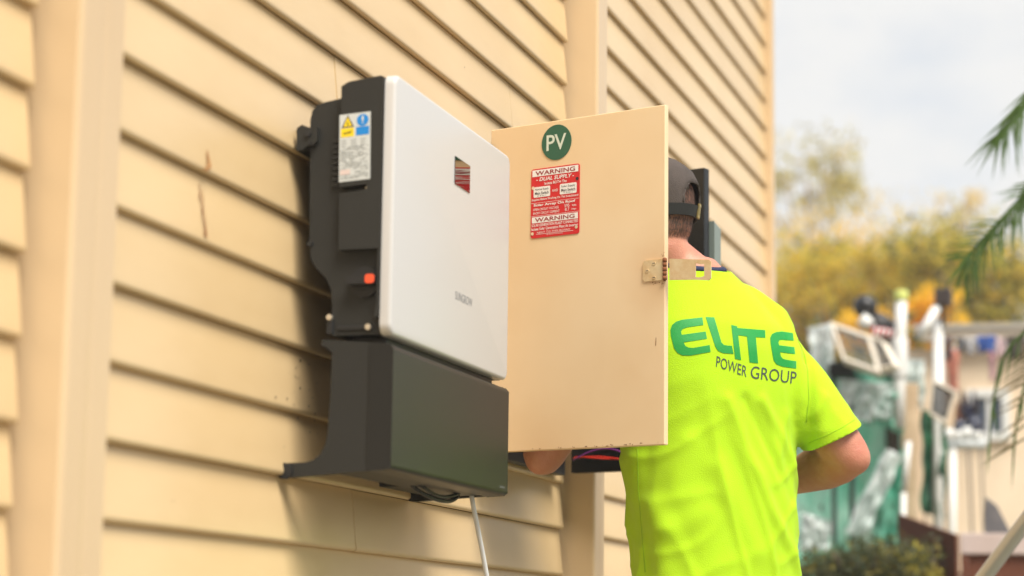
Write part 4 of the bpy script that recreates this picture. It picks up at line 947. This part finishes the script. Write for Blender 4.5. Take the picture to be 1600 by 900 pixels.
# brown metal sheet, bench
bsm = mat('brown_sheet', (.17, .065, .038), .9, spec=.15, col2=(.13, .05, .032), vscale=5)
mb = MB(); a, b, c_, d_ = P(1407, 803, 8.8), P(1498, 836, 8.2), P(1498, 960, 8.2), P(1407, 900, 8.8)
d2 = Vector((d_.x, d_.y, GZ)); c2 = Vector((c_.x, c_.y, GZ)); th_ = (b-a).cross(Vector((0, 0, 1))).normalized()*.012
mb.add([a, b, c2, d2, a+th_, b+th_, c2+th_, d2+th_], [(0, 1, 2, 3), (4, 7, 6, 5), (0, 4, 5, 1), (1, 5, 6, 2), (3, 2, 6, 7), (0, 3, 7, 4)])
tag(mb.build('metal_sheet', bsm), 'dark brown metal sheet standing on edge beside the netting', 'metal sheet')
tb = empty('bench_table', tuple(P(1560, 900, 8.3)), 'brown bench with a pale pinkish top at the lower right', 'bench')
tz1 = P(1560, 833, 8.3).z; tz0 = P(1560, 866, 8.3).z; e0 = P(1500, 850, 8.3); e1 = P(1690, 850, 8.3); ex = Vector((e1.x-e0.x, e1.y-e0.y, 0)).normalized(); ey = Vector((-ex.y, ex.x, 0)); ey = ey if ey.dot(CF) > 0 else -ey
def Tb(a, y, z): return Vector((e0.x, e0.y, 0))+ex*a+ey*y+Vector((0, 0, z))
mb = MB(); mb.box(0, .52, 0, .5, tz0, tz1, fr=lambda p: Tb(p.x, p.y, p.z)); mb.build('top', mat('pinkish_board', (.58, .47, .43), .6, col2=(.52, .41, .37), vscale=6), tb, .004)
for a in (0, .49):
    for y in (.0, .46):
        mb = MB(); mb.box(a+.002, a+.032, y+.004, y+.04, GZ, tz0-.002, fr=lambda p: Tb(p.x, p.y, p.z)); mb.build('leg', bsm, tb)
mb = MB(); mb.box(.033, .49, .02, .045, tz0-.13, tz0-.002, fr=lambda p: Tb(p.x, p.y, p.z)); mb.build('apron', bsm, tb)
mb = MB(); q = [P(1537, 833, 8.5), P(1580, 833, 8.5), P(1558, 790, 8.5), P(1540, 776, 8.5)]; th_ = ey*.09
mb.add(q+[x+th_ for x in q], [(0, 1, 2, 3), (7, 6, 5, 4), (0, 4, 5, 1), (1, 5, 6, 2), (2, 6, 7, 3), (3, 7, 4, 0)])
tag(mb.build('slate_block', mat('dark_slate', (.09, .09, .095), .7, col2=(.14, .13, .13), vscale=20), bevel=.004), 'dark grey wedge-shaped block standing on the bench top', 'block')
# steel handrail close by
mb = MB(); h0 = P(1520, 925, 5.3); h1 = P(1625, 785, 5.0); hd = (h1-h0)
hr_ = empty('handrail', tuple(P(1640, 900, 5)), 'shiny steel tube handrail slanting in at the lower right corner', 'handrail')
mb.tube([h0-hd*.8, h0, h1, h1+hd*1.2], .0185, 20); mb.build('rail', mat('stainless', (.56, .58, .62), .22, .45), hr_)
for k in (-.75, 1.8):
    q = h0+hd*k; mb = MB(); mb.tube([Vector((q.x, q.y, GZ)), q-Vector((0, 0, .012))], .016, 14); mb.build('post', M['screw'], hr_)
# palm at the right edge
pb = P(1800, 420, 6.6); palm = empty('palm_tree', (pb.x, pb.y, GZ), 'palm reaching in from the right edge with thin arching fronds', 'palm tree')
mb = MB(); mb.tube([Vector((pb.x, pb.y, GZ+.1*i)) if i < 20 else Vector((pb.x, pb.y, GZ+.1*i)) for i in range(20)], [.085+.012*(i % 2) for i in range(20)], 14); mb.build('trunk', bark, palm)
def frond(path, t, lf, nl, mm, curl=.5, seed=0):
    """path: pixels of the midrib; lf(s) -> list of (du, dv) directions and length in px"""
    random.seed(seed); pts = [P(u, v, t+dt) for u, v, dt in path]; n = len(pts)
    mb = MB()
    fine = []
    for i in range(n-1):
        for k in range(6):
            s_ = k/6; p0 = pts[max(i-1, 0)]; p1 = pts[i]; p2 = pts[i+1]; p3 = pts[min(i+2, n-1)]
            fine.append(.5*((2*p1)+(p2-p0)*s_+(2*p0-5*p1+4*p2-p3)*s_*s_+(3*p1-p0-3*p2+p3)*s_**3))
    fine.append(pts[-1])
    base = Vector((pb.x, pb.y, GZ+1.85)); start = fine[0]
    full = [base.lerp(start, i/5)+Vector((0, 0, .12*math.sin(PI*i/5))) for i in range(5)]+fine
    mb.tube(full, [.009*(1-.75*i/len(full)) for i in range(len(full))], 7)
    o = mb.build('frond', mm, palm); mb = MB()
    sc_ = t/FPX
    for j in range(nl):
        s_ = (j+random.uniform(0, .6))/nl; q = fine[min(int(s_*(len(fine)-1)), len(fine)-1)]
        for du, dv, ln in lf(s_):
            ln *= random.uniform(.8, 1.1); d = (CR*du-CU*dv+CF*random.uniform(-.5, .5)).normalized(); L_ = ln*sc_; w = .0038*random.uniform(.7, 1.2)
            sd2 = d.cross(CF).normalized(); sd2 = (sd2+CF*random.uniform(-.6, .6)).normalized(); vs = []
            for k in range(6):
                x = k/5; c_ = q+d*L_*x+Vector((0, 0, -1))*L_*curl*x*x*.5; ww = w*(.5+1.2*x if x < .4 else 1.0*(1-x)/.6*1.0)
                vs += [c_-sd2*ww, c_+sd2*ww]
            mb.add(vs, [(2*k, 2*k+1, 2*k+3, 2*k+2) for k in range(5)], 0, True)
    mb.build('leaflet', mm, o)
    mb_ = o
frond([(1680, 90, .0), (1630, 125, 0), (1600, 160, 0), (1578, 188, 0), (1562, 208, 0)], 6.2, lambda s: [(-.75, .5+.4*random.random(), 70), (-.2+.3*random.random(), 1, 80), (-.5, .85, 72)], 20, LM['frond'], .3, 1)
frond([(1690, 250, .0), (1640, 272, 0), (1600, 305, 0), (1562, 345, 0), (1525, 385, 0), (1508, 412, 0)], 6.4, lambda s: [(-.35, .9, 55), (.05, 1, 70)]+([(-.9, -.1, 52)] if random.random() < .5 else [(-.6, .6, 50)]), 44, LM['frond'], .35, 2)
frond([(1680, 300, .2), (1640, 280, .2), (1610, 285, .2), (1592, 310, .2), (1584, 345, .2)], 6.5, lambda s: [(-.9, .15, 55)] if random.random() < .5 else [(-.1, 1, 60)], 10, LM['frond'], .4, 5)
frond([(1700, 500, .0), (1650, 520, 0), (1628, 560, 0), (1616, 620, 0), (1606, 690, 0)], 6.3, lambda s: [(-.86, .46, 82)], 17, LM['dry'], .15, 3)
frond([(1670, 470, .1), (1610, 512, .1), (1570, 555, .1), (1553, 620, .1), (1546, 690, .1)], 6.5, lambda s: [(-.15, 1, 60)] if random.random() < .6 else [(.2, 1, 55)], 10, LM['frond'], .3, 4)
frond([(1680, 500, .1), (1620, 560, .1), (1592, 640, .1), (1583, 720, .1)], 6.4, lambda s: [(-.08, 1, 60)], 6, LM['frond'], .2, 6)
# thin scattering volume added round the whole scene to lift and soften the background
mb = MB(); mb.box(-6, 44, -16, 26, GZ-1.0, 9.5)
hz = bpy.data.materials.new('added_haze'); hz.use_nodes = True; hn = hz.node_tree.nodes; hn.clear()
ho = hn.new("ShaderNodeOutputMaterial"); hv = hn.new("ShaderNodeVolumePrincipled"); hv.inputs['Color'].default_value = (1, .98, .94, 1); hv.inputs['Density'].default_value = .0035; hv.inputs['Anisotropy'].default_value = .2
hz.node_tree.links.new(hv.outputs[0], ho.inputs['Volume'])
tag(mb.build('added_haze', hz), kind='stuff')
for o in list(COL.objects):
    if o.type == 'MESH' and o.name.startswith('leaflet'): o['kind'] = 'stuff'
